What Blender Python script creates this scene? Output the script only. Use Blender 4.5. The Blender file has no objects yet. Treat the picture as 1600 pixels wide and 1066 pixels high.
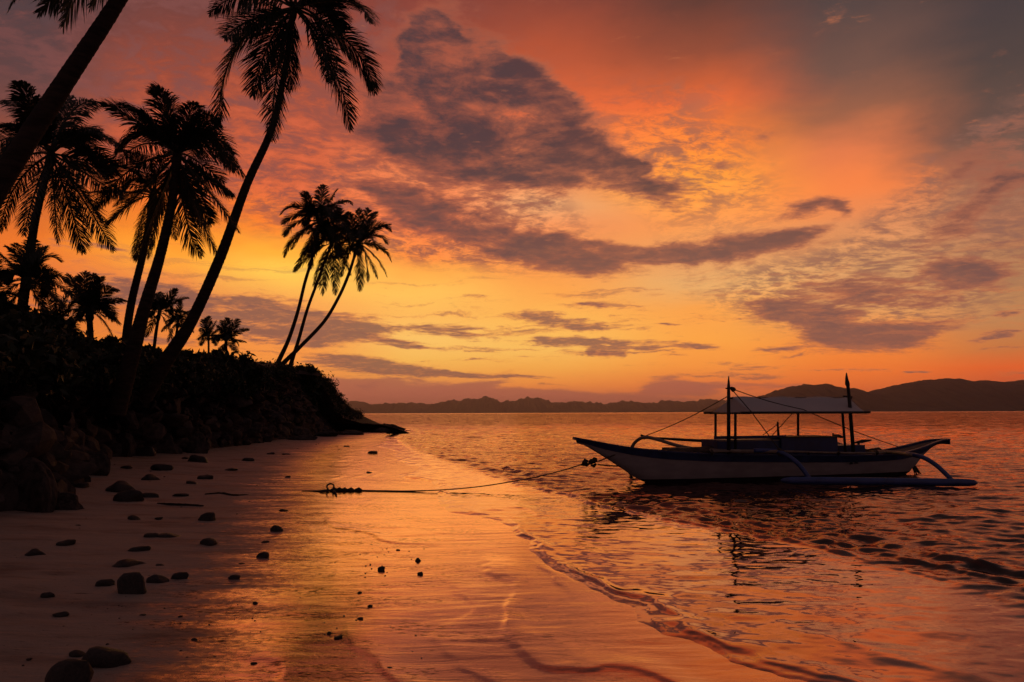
import bpy, bmesh, math, random
import numpy as np
from mathutils import Vector, Matrix
R = math.radians
scene = bpy.context.scene
COL = scene.collection
random.seed(7); rng = np.random.default_rng(7)

# ------------------------------------------------------------------ camera
F = 1066.7; TH = math.atan(112.2/F); RO = R(0.216); CH = 1.6
f_ = Vector((0, math.cos(TH), math.sin(TH))); r0 = Vector((1, 0, 0)); u0 = Vector((0, -math.sin(TH), math.cos(TH)))
r_ = r0*math.cos(RO) - u0*math.sin(RO); u_ = u0*math.cos(RO) + r0*math.sin(RO)
cam_d = bpy.data.cameras.new('camera'); cam = bpy.data.objects.new('camera', cam_d); COL.objects.link(cam)
cam_d.sensor_width = 36; cam_d.lens = 24.0; cam_d.clip_start = 0.05; cam_d.clip_end = 200000
M = Matrix((r_, u_, -f_)).transposed().to_4x4(); M.translation = Vector((0, 0, CH)); cam.matrix_world = M
scene.camera = cam

def ray(px, py):
    return f_*F + r_*(px-800) - u_*(py-533)
def at(px, py, Y):                       # photograph position + distance ahead -> point in the place
    d = ray(px, py); k = Y/d.y
    return Vector((d.x*k, Y, CH + d.z*k))
def azel(px, py):
    d = ray(px, py).normalized()
    return math.degrees(math.atan2(d.x, d.y)), math.degrees(math.asin(d.z))

# ------------------------------------------------------------------ render settings
scene.view_settings.view_transform = 'Standard'; scene.view_settings.look = 'None'
scene.view_settings.exposure = 0.10; scene.view_settings.gamma = 1.0; scene.view_settings.use_curve_mapping = False
scene.render.engine = 'CYCLES'
cy = scene.cycles
cy.use_denoising = True
cy.max_bounces = 5; cy.diffuse_bounces = 2; cy.glossy_bounces = 3; cy.transmission_bounces = 2
cy.transparent_max_bounces = 6; cy.volume_bounces = 0; cy.sample_clamp_indirect = 4
cy.use_adaptive_sampling = True; cy.adaptive_threshold = 0.02

# ------------------------------------------------------------------ node helper
class NT:
    def __init__(s, tree): s.t = tree; s.n = tree.nodes; s.l = tree.links
    def _in(s, sock, v):
        if hasattr(v, 'is_output') or isinstance(v, bpy.types.NodeSocket): s.l.new(v, sock)
        elif v is not None: sock.default_value = v
    def math(s, op, a, b=None, c=None, clamp=False):
        n = s.n.new('ShaderNodeMath'); n.operation = op; n.use_clamp = clamp
        s._in(n.inputs[0], a); s._in(n.inputs[1], b)
        if c is not None: s._in(n.inputs[2], c)
        return n.outputs[0]
    def vmath(s, op, a, b=None, scale=None):
        n = s.n.new('ShaderNodeVectorMath'); n.operation = op
        s._in(n.inputs[0], a)
        if b is not None: s._in(n.inputs[1], b)
        if scale is not None: s._in(n.inputs['Scale'], scale)
        return n.outputs['Value'] if op in ('LENGTH', 'DOT_PRODUCT', 'DISTANCE') else n.outputs['Vector']
    def sep(s, v):
        n = s.n.new('ShaderNodeSeparateXYZ'); s._in(n.inputs[0], v); return n.outputs
    def comb(s, x, y, z=0.0):
        n = s.n.new('ShaderNodeCombineXYZ'); s._in(n.inputs[0], x); s._in(n.inputs[1], y); s._in(n.inputs[2], z); return n.outputs[0]
    def noise(s, vec, scale, detail=4, rough=0.55, dist=0.0, color=False, dims='3D'):
        n = s.n.new('ShaderNodeTexNoise'); n.noise_dimensions = dims
        s._in(n.inputs['Vector'], vec); n.inputs['Scale'].default_value = scale
        n.inputs['Detail'].default_value = detail; n.inputs['Roughness'].default_value = rough
        n.inputs['Distortion'].default_value = dist
        return n.outputs['Color'] if color else n.outputs['Fac']
    def mapping(s, vec, loc=(0,0,0), rot=(0,0,0), sc=(1,1,1), kind='POINT'):
        n = s.n.new('ShaderNodeMapping'); n.vector_type = kind
        s._in(n.inputs['Vector'], vec); n.inputs['Location'].default_value = loc
        n.inputs['Rotation'].default_value = rot; n.inputs['Scale'].default_value = sc
        return n.outputs[0]
    def smooth(s, v, a, b, lo=0.0, hi=1.0):
        n = s.n.new('ShaderNodeMapRange'); n.interpolation_type = 'SMOOTHSTEP'
        s._in(n.inputs[0], v); s._in(n.inputs[1], a); s._in(n.inputs[2], b); s._in(n.inputs[3], lo); s._in(n.inputs[4], hi)
        return n.outputs[0]
    def lin(s, v, a, b, lo=0.0, hi=1.0):
        n = s.n.new('ShaderNodeMapRange')
        s._in(n.inputs[0], v); s._in(n.inputs[1], a); s._in(n.inputs[2], b); s._in(n.inputs[3], lo); s._in(n.inputs[4], hi)
        return n.outputs[0]
    def mix(s, f, a, b, blend='MIX'):
        n = s.n.new('ShaderNodeMix'); n.data_type = 'RGBA'; n.blend_type = blend
        s._in(n.inputs[0], f); s._in(n.inputs[6], a); s._in(n.inputs[7], b); return n.outputs[2]
    def ramp(s, fac, stops, interp='LINEAR'):
        n = s.n.new('ShaderNodeValToRGB'); n.color_ramp.interpolation = interp
        e = n.color_ramp.elements
        while len(e) < len(stops): e.new(0.5)
        for i, (p, c) in enumerate(stops):
            e[i].position = p; e[i].color = c
        s._in(n.inputs[0], fac); return n.outputs[0]

def hexc(h):
    h = h.lstrip('#'); o = []
    for i in (0, 2, 4):
        c = int(h[i:i+2], 16)/255
        o.append(c/12.92 if c <= 0.04045 else ((c+0.055)/1.055)**2.4)
    return (*o, 1.0)

# ------------------------------------------------------------------ sky (world, by direction)
SUN_AZ, SUN_EL = -17.0, 3.0
world = bpy.data.worlds.new('World'); scene.world = world; world.use_nodes = True
def build_sky():
    t = world.node_tree; t.nodes.clear(); q = NT(t)
    tc = t.nodes.new('ShaderNodeTexCoord')
    d = q.vmath('NORMALIZE', tc.outputs['Generated'])
    X, Y, Z = q.sep(d)[:3]
    az = q.math('MULTIPLY', q.math('ARCTAN2', X, Y), 57.29578)
    el = q.math('MULTIPLY', q.math('ARCSINE', Z), 57.29578)
    P = q.comb(az, el, 0.0)
    # cloud-deck coordinates: directions meet a flat layer overhead
    zz = q.math('ADD', q.math('MAXIMUM', Z, 0.0), 0.13)
    deck = q.comb(q.math('DIVIDE', X, zz), q.math('DIVIDE', Y, zz), 0.0)
    n_big = q.noise(deck, 1.3, 5, 0.6, 0.2, color=True)
    n_fin = q.noise(deck, 5.5, 6, 0.62, 0.0, color=True)
    n_ang = q.noise(q.mapping(P, sc=(0.10, 0.24, 1)), 1.0, 7, 0.62, 0.3, color=True)
    w1 = q.vmath('SUBTRACT', n_big, (0.5, 0.5, 0.5)); w2 = q.vmath('SUBTRACT', n_fin, (0.5, 0.5, 0.5)); w3 = q.vmath('SUBTRACT', n_ang, (0.5, 0.5, 0.5))
    wsum = q.vmath('ADD', q.vmath('ADD', q.vmath('MULTIPLY', w1, (3.0, 1.2, 0)), q.vmath('MULTIPLY', w2, (2.2, 0.9, 0))), q.vmath('MULTIPLY', w3, (7.0, 2.6, 0)))
    damp = q.smooth(el, 0.0, 16.0, 0.25, 1.0)
    PW = q.vmath('ADD', P, q.vmath('SCALE', wsum, scale=damp))
    azw, elw = q.sep(PW)[:2]
    # clear-sky colour: columns of elevation ramps blended across azimuth
    cols = [
     (-500, [(0,'3a3238'),(200,'46363a'),(350,'6a4034'),(450,'7c4834'),(560,'7a4634'),(640,'5a3c38')]),
     (0,   [(0,'5a4649'),(90,'664848'),(170,'7c4a42'),(240,'a45034'),(300,'c8602c'),(370,'ea7428'),(430,'e87636'),(480,'d8702c'),(560,'f28a28'),(640,'c06040')]),
     (250, [(-80,'60403e'),(0,'7e4a45'),(100,'a44f3c'),(180,'bd583c'),(250,'cc5c38'),(310,'f07028'),(370,'fd962c'),(400,'ffa436'),(430,'ee8c44'),(480,'dc7c42'),(550,'f88c30'),(600,'e88840'),(640,'c06a50')]),
     (450, [(-80,'7a4440'),(0,'a85040'),(100,'b0543e'),(200,'cc6040'),(290,'d0623c'),(350,'f27a2e'),(385,'ffae38'),(420,'ffcc52'),(470,'f8a450'),(520,'f49448'),(560,'f89642'),(600,'e88444'),(645,'c86850')]),
     (650, [(-80,'744644'),(0,'9c4e42'),(100,'a85444'),(200,'cf6242'),(290,'ee8450'),(340,'e87444'),(395,'f4883e'),(425,'fdac4a'),(455,'fec058'),(490,'fcb85a'),(530,'fdc466'),(565,'fcbc58'),(590,'f8a24a'),(612,'dc7a50'),(645,'c46a54')]),
     (850, [(-80,'84483e'),(0,'a05040'),(90,'cc5e3c'),(180,'ea6c3e'),(270,'ea8852'),(320,'e6a06a'),(360,'ec9058'),(410,'f6964a'),(450,'faa24c'),(500,'fdb856'),(545,'fdc05e'),(578,'fcac4c'),(600,'fa9242'),(622,'dc744a'),(645,'c86a52')]),
     (1100,[(-80,'5c423e'),(0,'74483e'),(80,'a4563e'),(160,'ee6e3a'),(220,'ff8836'),(280,'ff9c3a'),(340,'f8984e'),(400,'e49c60'),(440,'e6aa68'),(480,'f9a24c'),(530,'ffa646'),(570,'ff9a40'),(605,'f27c3c'),(645,'d0704a')]),
     (1350,[(-80,'4a4040'),(0,'5a4845'),(100,'79564a'),(170,'a0644a'),(230,'e27a4a'),(280,'f78446'),(340,'df8c58'),(420,'cf935f'),(480,'d4945a'),(535,'f98c3a'),(580,'fa7c32'),(620,'f06a32'),(645,'e06a40')]),
     (1600,[(-80,'40393a'),(0,'4a4041'),(100,'584843'),(190,'6a5148'),(270,'86604e'),(340,'a66c50'),(420,'b07c54'),(500,'c08454'),(545,'cc7840'),(572,'ee662c'),(600,'d85e34'),(645,'a05038')]),
     (2100,[(-80,'303238'),(100,'3c3a3e'),(300,'57483f'),(450,'7a5844'),(560,'96583c'),(640,'784638')]),
    ]
    E0, E1 = -4.0, 90.0
    acc = None; prev = None
    for cx, stops in cols:
        cxx = min(max(cx, -500), 2100)
        a_, _ = azel(cxx, 500)
        st = [(0.0, hexc('1c1514')), (0.032, hexc('2a1c1a'))]
        hz = stops[-1][1]
        st = [(0.0, hexc(hz)), ((0.05-E0)/(E1-E0), hexc(hz))]
        top = stops[0][1]
        pts = sorted([(azel(cxx, py)[1], c, py) for py, c in stops if azel(cxx, py)[1] > 0.4])
        for e, c, py in pts:
            dk = 0.66 if py < 60 else 0.74 if py < 120 else (0.84 if py < 220 else 0.94 if py < 320 else 0.97)
            if cx >= 1350: dk = max(dk, 0.86)
            st.append(((e-E0)/(E1-E0), tuple(v*dk for v in hexc(c)[:3])+(1,)))
        st.append(((50-E0)/(E1-E0), tuple(0.9*v for v in hexc(top)[:3])+(1,)))
        st.append((1.0, hexc('4a3c40')))
        c_ = q.ramp(q.lin(elw, E0, E1), st, 'LINEAR')
        if acc is None: acc = c_
        else: acc = q.mix(q.smooth(azw, prev, a_), acc, c_)
        prev = a_
    # behind the viewer: dim blue-mauve dusk
    back = q.mix(q.smooth(el, 0, 50), hexc('564244'), hexc('4a3c40'))
    acc = q.mix(q.smooth(q.math('ABSOLUTE', az), 55.0, 120.0), acc, back)

    # soft mottled altocumulus texture
    deck2 = q.vmath('ADD', deck, q.vmath('SCALE', w1, scale=0.35))
    mot = q.noise(q.mapping(deck2, rot=(0,0,R(20)), sc=(1.0, 1.0, 1)), 8.0, 9, 0.66, 0.0)
    mot2 = q.noise(q.mapping(deck2, rot=(0,0,R(-30)), sc=(1.0, 1.5, 1)), 15.0, 7, 0.66, 0.0)
    motl = q.math('ADD', q.math('MULTIPLY', mot, 0.5), q.math('MULTIPLY', mot2, 0.5))

    def after(vec, val):                 # a negligible offset that only makes Cycles work through the clouds in order (saves shader stack)
        return q.vmath('ADD', vec, q.vmath('SCALE', (1e-6, 1e-6, 0), scale=val))
    def ell(lst, vec):
        m = None
        for i_, e in enumerate(lst):
            cx, cy_, rx, ry, rot, amp = e
            if i_ % 6 == 5: vec = after(vec, m)
            a0, e0 = azel(cx, cy_)
            ppd = 1.0/ (math.cos(R(a0)))**0    # degrees
            # local pixels per degree
            kx = abs(azel(cx+10, cy_)[0]-azel(cx-10, cy_)[0])/20; ky = abs(azel(cx, cy_+10)[1]-azel(cx, cy_-10)[1])/20
            mp = q.mapping(vec, loc=(a0, e0, 0), rot=(0, 0, -R(rot)), sc=(max(rx*kx, .05), max(ry*ky, .05), 1), kind='TEXTURE')
            v = q.math('MULTIPLY_ADD', q.vmath('LENGTH', mp), -amp*0.8, amp*1.15, clamp=True)
            m = v if m is None else q.math('ADD', m, v)
        return m
    # where the sky is mottled by small cloudlets (x, y, rx, ry, rot, amount)
    regions = [(420,130,420,180,0,1.0),(560,260,260,110,5,1.0),(680,200,160,120,20,.9),(700,335,200,70,12,1.1),(1330,455,210,60,6,1.25),(1500,330,190,90,-25,1.2),(1060,250,150,100,30,.8),(1560,250,120,60,-25,.9)]
    reg = ell(regions, PW)
    motm = q.math('MULTIPLY', q.smooth(motl, 0.44, 0.585), q.smooth(reg, 0.0, 0.75))
    rim_c = q.mix(q.smooth(az, -18, 22), hexc('7c4a46'), hexc('8a5e50'))
    acc = q.mix(q.math('MULTIPLY', motm, 0.8), acc, rim_c)
    glow = q.math('MULTIPLY', q.smooth(motl, 0.50, 0.36), q.math('MULTIPLY', q.smooth(reg, 0.1, 0.8), 0.45))
    acc = q.mix(glow, acc, q.vmath('SCALE', acc, scale=1.45))

    # body clouds
    big = [(660,60,60,95,65,1.0),(700,110,70,60,40,1.1),(760,165,130,66,38,1.5),(850,212,135,60,28,1.5),(795,95,62,26,50,.95),(852,135,50,30,55,1.1),
           (935,262,95,26,14,1.1),(1035,300,52,20,20,.85),(988,262,30,9,-12,.9),(900,170,40,22,10,.8),(620,180,90,45,20,.3),(700,250,110,35,10,.7),(560,150,80,40,0,.2),
           (760,362,165,38,19,1.0),(900,398,150,26,11,1.0),(1010,392,120,13,4,.95),(1150,384,110,27,-2,1.2),(1235,368,55,16,-10,.9),(640,330,110,30,12,.7),(600,300,60,20,10,.4),
           (1250,316,60,12,-8,1.0),(1302,320,18,14,20,.8),(1200,205,40,18,15,.65),(1120,205,40,10,-10,.5),(1010,125,45,12,15,.45),
           (1290,508,110,24,14,1.15),(1370,530,120,22,-2,1.2),(1245,486,70,16,10,.9),(1440,515,90,14,-8,.8),(1330,460,150,30,6,.55),
           (1500,418,85,17,6,1.05),(1535,438,55,17,8,1.05),(1560,300,100,28,-30,.7),(1460,300,70,16,-25,.5),(1500,350,120,20,-22,.5),(650,215,150,80,10,.42),(730,262,150,55,15,.6),(500,190,130,90,0,.22),(1130,250,70,14,-5,.55),(1060,225,50,12,15,.55),(1330,450,170,30,5,.6),(1540,250,110,50,-30,.6)]
    streak = [(980,478,60,5,4,.7),(1040,505,60,5,2,.7),(760,470,60,5,5,.5),(820,558,60,4,2,.5),(720,560,40,4,4,.6),(1090,590,70,4,1,.6),(800,588,80,4,2,.7),(560,520,50,8,5,.7),(900,536,150,12,2,1.1),(870,500,100,13,6,.95),(960,515,90,8,4,.6),(912,474,34,7,3,.8),(1085,543,42,6,2,.9),(1130,568,62,5,0,.9),(945,554,26,8,5,1.0),(966,549,11,9,0,1.0),(921,554,9,6,0,.8),
           (1000,490,50,8,6,.6),(1315,578,66,4,1,.8),(1437,582,28,3,0,.9),(1560,575,26,4,0,.7),(1580,494,40,7,-5,1.0),(1560,528,60,7,-10,.9),
           (665,514,110,14,5,1.0),(620,538,45,8,3,.9),(660,545,50,4,3,.6),(330,474,180,34,8,1.2),(200,400,60,8,5,.6),(60,380,80,10,4,.6),(250,530,120,16,0,.8),(470,500,110,24,6,1.05),(470,530,130,17,3,1.1),(590,575,130,15,5,1.05),(720,586,90,6,3,.8),
           (220,445,90,14,6,.7),(100,470,140,22,0,.8),(340,400,60,6,5,.3),(160,385,70,5,5,.7),(535,562,60,8,4,.9),(1230,545,60,7,0,.7),(1180,530,40,4,3,.5),(1000,545,40,4,0,.6)]
    low = [(640,618,330,20,1,1.1),(900,622,250,12,1,.9),(1045,600,42,12,0,1.0),(1110,606,90,9,1,.9),(560,600,80,16,0,.9),(1250,604,70,7,2,.5),(760,598,60,6,-8,.7),(300,600,260,20,0,.6)]
    fn = q.math('SUBTRACT', q.noise(q.vmath('ADD', q.mapping(P, rot=(0,0,R(12)), sc=(0.13, 0.30, 1)), q.vmath('SCALE', w1, scale=.6)), 1.0, 10, 0.68, 0.25), 0.5)
    fn2 = q.math('SUBTRACT', q.noise(q.mapping(P, sc=(0.16, 0.95, 1)), 1.0, 9, 0.68, 0.2), 0.5)
    tex = q.math('ADD', q.math('MULTIPLY', fn, 2.3), q.math('MULTIPLY', q.math('SUBTRACT', motl, 0.5), 1.9))
    b = q.math('ADD', q.math('SUBTRACT', q.math('MINIMUM', ell(big, after(PW, motm)), 1.15), 0.44), tex)
    dn = q.smooth(b, -0.22, 0.55)
    cdark = q.mix(q.smooth(el, 5, 24), hexc('7a524a'), hexc('45363a'))
    cmid = q.mix(q.smooth(az, -25, 20), hexc('a04e3c'), hexc('a86248'))
    cc = q.mix(q.smooth(q.math('ADD', b, q.math('MULTIPLY', fn2, 0.8)), 0.05, 1.0), cmid, cdark)
    acc = q.mix(q.math('MULTIPLY', dn, 0.93), acc, cc)
    s_ = q.math('ADD', q.math('MINIMUM', ell(streak, after(PW, dn)), 1.1), q.math('ADD', q.math('MULTIPLY_ADD', fn2, 2.8, -0.5), q.math('MULTIPLY', q.math('SUBTRACT', motl, 0.5), 1.6)))
    sd = q.smooth(s_, -0.12, 0.45)
    cst = q.mix(q.smooth(s_, -0.05, 0.6), hexc('cc7448'), q.mix(q.smooth(az, -30, 20), hexc('77504a'), hexc('84564c')))
    cst = q.mix(q.math('MULTIPLY', q.smooth(motl, 0.52, 0.42), 0.4), cst, hexc('d07c48'))
    thin = q.noise(q.mapping(q.vmath('ADD', after(P, sd), q.vmath('SCALE', w3, scale=2.5)), rot=(0, 0, R(-2.5)), sc=(0.075, 1.15, 1)), 1.0, 8, 0.62, 0.0)
    tm = q.math('MULTIPLY', q.smooth(thin, 0.535, 0.66), q.math('MULTIPLY', q.smooth(el, 0.5, 2.5), q.smooth(el, 15, 7)))
    acc = q.mix(q.math('MULTIPLY', tm, 0.75), acc, q.mix(q.smooth(thin, 0.56, 0.66), hexc('d87a44'), hexc('94584a')))
    acc = q.mix(q.math('MULTIPLY', sd, 0.88), acc, cst)
    l_ = q.math('ADD', ell(low, q.vmath('ADD', after(P, sd), q.vmath('MULTIPLY', w3, (3.0, 1.3, 0)))), q.math('MULTIPLY_ADD', fn2, 2.2, -0.33))
    ld = q.smooth(l_, -0.05, 0.5)
    acc = q.mix(q.math('MULTIPLY', ld, 0.8), acc, q.mix(q.smooth(el, 0, 4), hexc('b0604e'), hexc('9c5a4e')))
    # faint physical sky contribution (sun just on the horizon)
    st = t.nodes.new('ShaderNodeTexSky'); st.sky_type = 'NISHITA'; st.sun_disc = False
    st.sun_elevation = R(SUN_EL); st.sun_rotation = R(SUN_AZ); st.dust_density = 3.0
    acc = q.mix(1.0, acc, q.vmath('SCALE', st.outputs[0], scale=0.0004), 'ADD')
    # lower hemisphere never seen past the sea
    bg = t.nodes.new('ShaderNodeBackground'); bg.inputs['Strength'].default_value = 1.06
    t.links.new(acc, bg.inputs['Color'])
    o = t.nodes.new('ShaderNodeOutputWorld'); t.links.new(bg.outputs[0], o.inputs['Surface'])
build_sky()
world.cycles.sampling_method = 'MANUAL'; world.cycles.sample_map_resolution = 512

# sun: sunk into the cloud band behind the headland palms, very weak and soft
sl = bpy.data.lights.new('sun', 'SUN'); sl.energy = 0.04; sl.angle = R(35); sl.color = (1.0, 0.5, 0.22)
so = bpy.data.objects.new('sun', sl); COL.objects.link(so)
sd_ = Vector((math.sin(R(SUN_AZ))*math.cos(R(SUN_EL+4)), math.cos(R(SUN_AZ))*math.cos(R(SUN_EL+4)), math.sin(R(SUN_EL+4))))
so.rotation_euler = sd_.to_track_quat('Z', 'Y').to_euler()

# ------------------------------------------------------------------ numpy noise
_perm = np.random.default_rng(3).random((256, 256)).astype(np.float64)
def vnoise(x, y, seed=0):
    x = np.asarray(x, float) + seed*17.31; y = np.asarray(y, float) + seed*9.77
    xi = np.floor(x).astype(int); yi = np.floor(y).astype(int); fx = x-xi; fy = y-yi
    fx = fx*fx*(3-2*fx); fy = fy*fy*(3-2*fy)
    a = _perm[xi & 255, yi & 255]; b = _perm[(xi+1) & 255, yi & 255]; c = _perm[xi & 255, (yi+1) & 255]; d = _perm[(xi+1) & 255, (yi+1) & 255]
    return (a*(1-fx)+b*fx)*(1-fy) + (c*(1-fx)+d*fx)*fy - 0.5
def fbm(x, y, o=4, seed=0, g=0.5):
    s = 0; a = 1.0; k = 1.0
    for i in range(o):
        s = s + a*vnoise(x*k, y*k, seed+i*3); a *= g; k *= 2.03
    return s

# ------------------------------------------------------------------ shoreline curves (in the place)
def g0(px, py, z=0.0):
    d = ray(px, py); k = (z-CH)/d.z
    return (d.x*k, d.y*k)
def cat(pts, n=8):
    P = [np.array(p, float) for p in pts]; P = [2*P[0]-P[1]] + P + [2*P[-1]-P[-2]]; out = []
    for i in range(1, len(P)-2):
        for j in range(n):
            t = j/n; a, b, c, d = P[i-1], P[i], P[i+1], P[i+2]
            out.append(0.5*((2*b)+(-a+c)*t+(2*a-5*b+4*c-d)*t*t+(-a+3*b-3*c+d)*t**3))
    out.append(P[-2]); return np.array(out)
S_px = [(606,686),(600,697),(628,718),(655,742),(690,775),(742,812),(790,843),(845,880),(915,910),(1000,948),(1100,993),(1210,1030),(1340,1075)]
A_px = [(615,686),(652,708),(722,731),(800,757),(870,773),(940,795),(1040,813),(1150,833),(1280,859),(1400,891),(1500,922),(1600,953),(1750,1000)]
S_c = np.vstack([[(-60, 90), (-25, 78), (-12, 66)], cat([g0(*p) for p in S_px]), [(6.5, 1.0), (12, -12)]])
A_c = np.vstack([[(-58, 92), (-23, 80), (-10, 67)], cat([g0(*p) for p in A_px]), [(10.5, 0.5), (16, -12)]])
def sdist(C, x, y):                      # + on the seaward side
    x = np.asarray(x, float); y = np.asarray(y, float); sh = x.shape; x = x.ravel(); y = y.ravel()
    best = np.full(x.shape, 1e18); sg = np.zeros(x.shape)
    for i in range(len(C)-1):
        ax, ay = C[i]; bx, by = C[i+1]; dx, dy = bx-ax, by-ay; L = dx*dx+dy*dy
        t = np.clip(((x-ax)*dx+(y-ay)*dy)/L, 0, 1); qx = x-(ax+t*dx); qy = y-(ay+t*dy); d = qx*qx+qy*qy
        m = d < best; best[m] = d[m]; sg[m] = (qx*dy - qy*dx)[m]
    # the curves run from far to near, sea on their left (+x)
    return (np.sqrt(best)*np.where(sg > 0, -1, 1)).reshape(sh)
_s = sdist(S_c, np.array([30.0]), np.array([20.0]))[0]
SGN = 1.0 if _s > 0 else -1.0
def dS(x, y):
    w = np.clip((60-np.abs(np.asarray(y)-5))/20, 0, 1)
    return SGN*sdist(S_c, x, y) + w*(0.75*fbm(np.asarray(x)*0.55+4, np.asarray(y)*0.45, 2, 91) + 0.22*fbm(np.asarray(x)*1.9, np.asarray(y)*1.6, 3, 92))
def dA(x, y): return SGN*sdist(A_c, x, y)
def sand_z(x, y, detail=False):
    d = -dS(x, y)                        # landward distance
    dd = np.clip(d, 0, None)
    z = np.where(dd < 3, 0.004*dd, np.where(dd < 6, 0.004*dd + 0.012*(dd-3)**2, 0.132 + 0.076*(dd-6)))
    z = 0.75*(1-np.exp(-z/0.75)) + 0.0
    z = np.where(d < 0, 0.05*d, z)
    z = np.maximum(z, -3.0)
    return z
def ground(px, py):                      # where a sight line meets the sand
    z = 0.2
    for i in range(12):
        X, Y = g0(px, py, z); z = 0.5*z + 0.5*float(sand_z(np.array([X]), np.array([Y]))[0])
    return Vector((X, Y, z))

# ------------------------------------------------------------------ mesh helpers
def mesh_obj(name, verts, faces, mat=None, parent=None, smooth=True):
    me = bpy.data.meshes.new(name)
    verts = np.asarray(verts, dtype=np.float32)
    if isinstance(faces, np.ndarray):
        nf, k = faces.shape
        me.vertices.add(len(verts)); me.vertices.foreach_set('co', verts.ravel())
        me.loops.add(nf*k); me.loops.foreach_set('vertex_index', faces.astype(np.int32).ravel())
        me.polygons.add(nf); me.polygons.foreach_set('loop_start', np.arange(0, nf*k, k, dtype=np.int32))
        me.polygons.foreach_set('loop_total', np.full(nf, k, dtype=np.int32))
        me.update(calc_edges=True)
    else:
        me.from_pydata([tuple(v) for v in verts.tolist()], [], faces)
    me.polygons.foreach_set('use_smooth', np.full(len(me.polygons), smooth))
    if mat: me.materials.append(mat)
    o = bpy.data.objects.new(name, me); COL.objects.link(o)
    if parent: o.parent = parent
    return o
def tag(o, label=None, cat_=None, group=None, kind=None):
    if label: o['label'] = label
    if cat_: o['category'] = cat_
    if group: o['group'] = group
    if kind: o['kind'] = kind
    return o
def empty(name, loc, label=None, cat_=None, group=None):
    o = bpy.data.objects.new(name, None); COL.objects.link(o); o.location = loc; o.empty_display_size = 0.2
    return tag(o, label, cat_, group)
class MB:
    def __init__(s): s.v = []; s.f = []
    def add(s, v, f):
        b = len(s.v); s.v += [tuple(p) for p in v]; s.f += [tuple(i+b for i in g) for g in f]
    def box(s, c, size, rot=None):
        hx, hy, hz = [d/2 for d in size]; c = Vector(c)
        pts = [Vector((x, y, z)) for x in (-hx, hx) for y in (-hy, hy) for z in (-hz, hz)]
        if rot is not None: pts = [rot @ p for p in pts]
        s.add([c+p for p in pts], [(0,1,3,2),(4,6,7,5),(0,4,5,1),(2,3,7,6),(0,2,6,4),(1,5,7,3)])
    def tube(s, pts, rad, n=8, cap=True):
        pts = [Vector(p) for p in pts]
        if not hasattr(rad, '__len__'): rad = [rad]*len(pts)
        prev = None; rings = []
        for i, p in enumerate(pts):
            t = (pts[min(i+1, len(pts)-1)] - pts[max(i-1, 0)]).normalized()
            if prev is None:
                a = Vector((0, 0, 1)) if abs(t.z) < 0.9 else Vector((1, 0, 0)); prev = t.cross(a).normalized()
            prev = (prev - t*prev.dot(t)).normalized(); w = t.cross(prev)
            rings.append([p + prev*rad[i]*math.cos(2*math.pi*k/n) + w*rad[i]*math.sin(2*math.pi*k/n) for k in range(n)])
        v = [p for r in rings for p in r]; f = []
        for i in range(len(rings)-1):
            for k in range(n): f.append((i*n+k, i*n+(k+1) % n, (i+1)*n+(k+1) % n, (i+1)*n+k))
        if cap: f.append(tuple(reversed(range(n)))); f.append(tuple(range((len(rings)-1)*n, len(rings)*n)))
        s.add(v, f)
    def build(s, name, mat, parent=None, smooth=False, origin=None):
        v = s.v
        anc = parent
        while anc is not None and anc.parent is not None: anc = anc.parent
        off = Vector(origin) if origin is not None else (Vector(anc.location) if anc is not None else None)
        if off is not None: v = [tuple(Vector(p)-off) for p in v]
        o = mesh_obj(name, v, s.f, mat, parent, smooth)
        if origin is not None and parent is None: o.location = off
        return o
def spl(pts, n=8): return [Vector(p) for p in cat([tuple(p) for p in pts], n)]

# ------------------------------------------------------------------ materials
def mat(name, col, rough=0.8, var=0.25, scale=3.0, spec=0.3, bump=0.0, col2=None, metallic=0.0, coat=0.0, stretch=(1,1,1)):
    m = bpy.data.materials.new(name); m.use_nodes = True; t = m.node_tree; q = NT(t); p = t.nodes['Principled BSDF']
    tc = t.nodes.new('ShaderNodeTexCoord'); v = q.mapping(tc.outputs['Object'], sc=stretch)
    n1 = q.noise(v, scale, 6, 0.6)
    c2 = col2 or tuple(c*(1-var) for c in col); c1 = tuple(min(c*(1+var), 1) for c in col)
    c = q.mix(q.smooth(n1, 0.35, 0.65), (*c2, 1), (*c1, 1)); t.links.new(c, p.inputs['Base Color'])
    t.links.new(q.lin(n1, 0.3, 0.7, max(rough-0.1, 0), min(rough+0.1, 1)), p.inputs['Roughness'])
    p.inputs['Specular IOR Level'].default_value = spec; p.inputs['Metallic'].default_value = metallic; p.inputs['Coat Weight'].default_value = coat
    if bump:
        b = t.nodes.new('ShaderNodeBump'); b.inputs['Strength'].default_value = bump; b.inputs['Distance'].default_value = 0.02
        t.links.new(q.noise(v, scale*4, 6, 0.65), b.inputs['Height']); t.links.new(b.outputs[0], p.inputs['Normal'])
    return m
m_rock = mat('rock', (0.05, 0.038, 0.034), 0.85, 0.5, 4.0, 0.2, 0.8)
m_wetrock = mat('wet_rock', (0.03, 0.023, 0.02), 0.5, 0.5, 9.0, 0.4, 0.6)
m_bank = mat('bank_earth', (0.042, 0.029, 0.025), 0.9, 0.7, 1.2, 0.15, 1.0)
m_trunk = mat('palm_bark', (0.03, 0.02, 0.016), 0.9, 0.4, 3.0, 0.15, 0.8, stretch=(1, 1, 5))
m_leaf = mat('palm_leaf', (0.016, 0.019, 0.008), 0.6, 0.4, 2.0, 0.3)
m_dryleaf = mat('dry_palm_leaf', (0.12, 0.07, 0.03), 0.8, 0.3, 2.0, 0.2)
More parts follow.
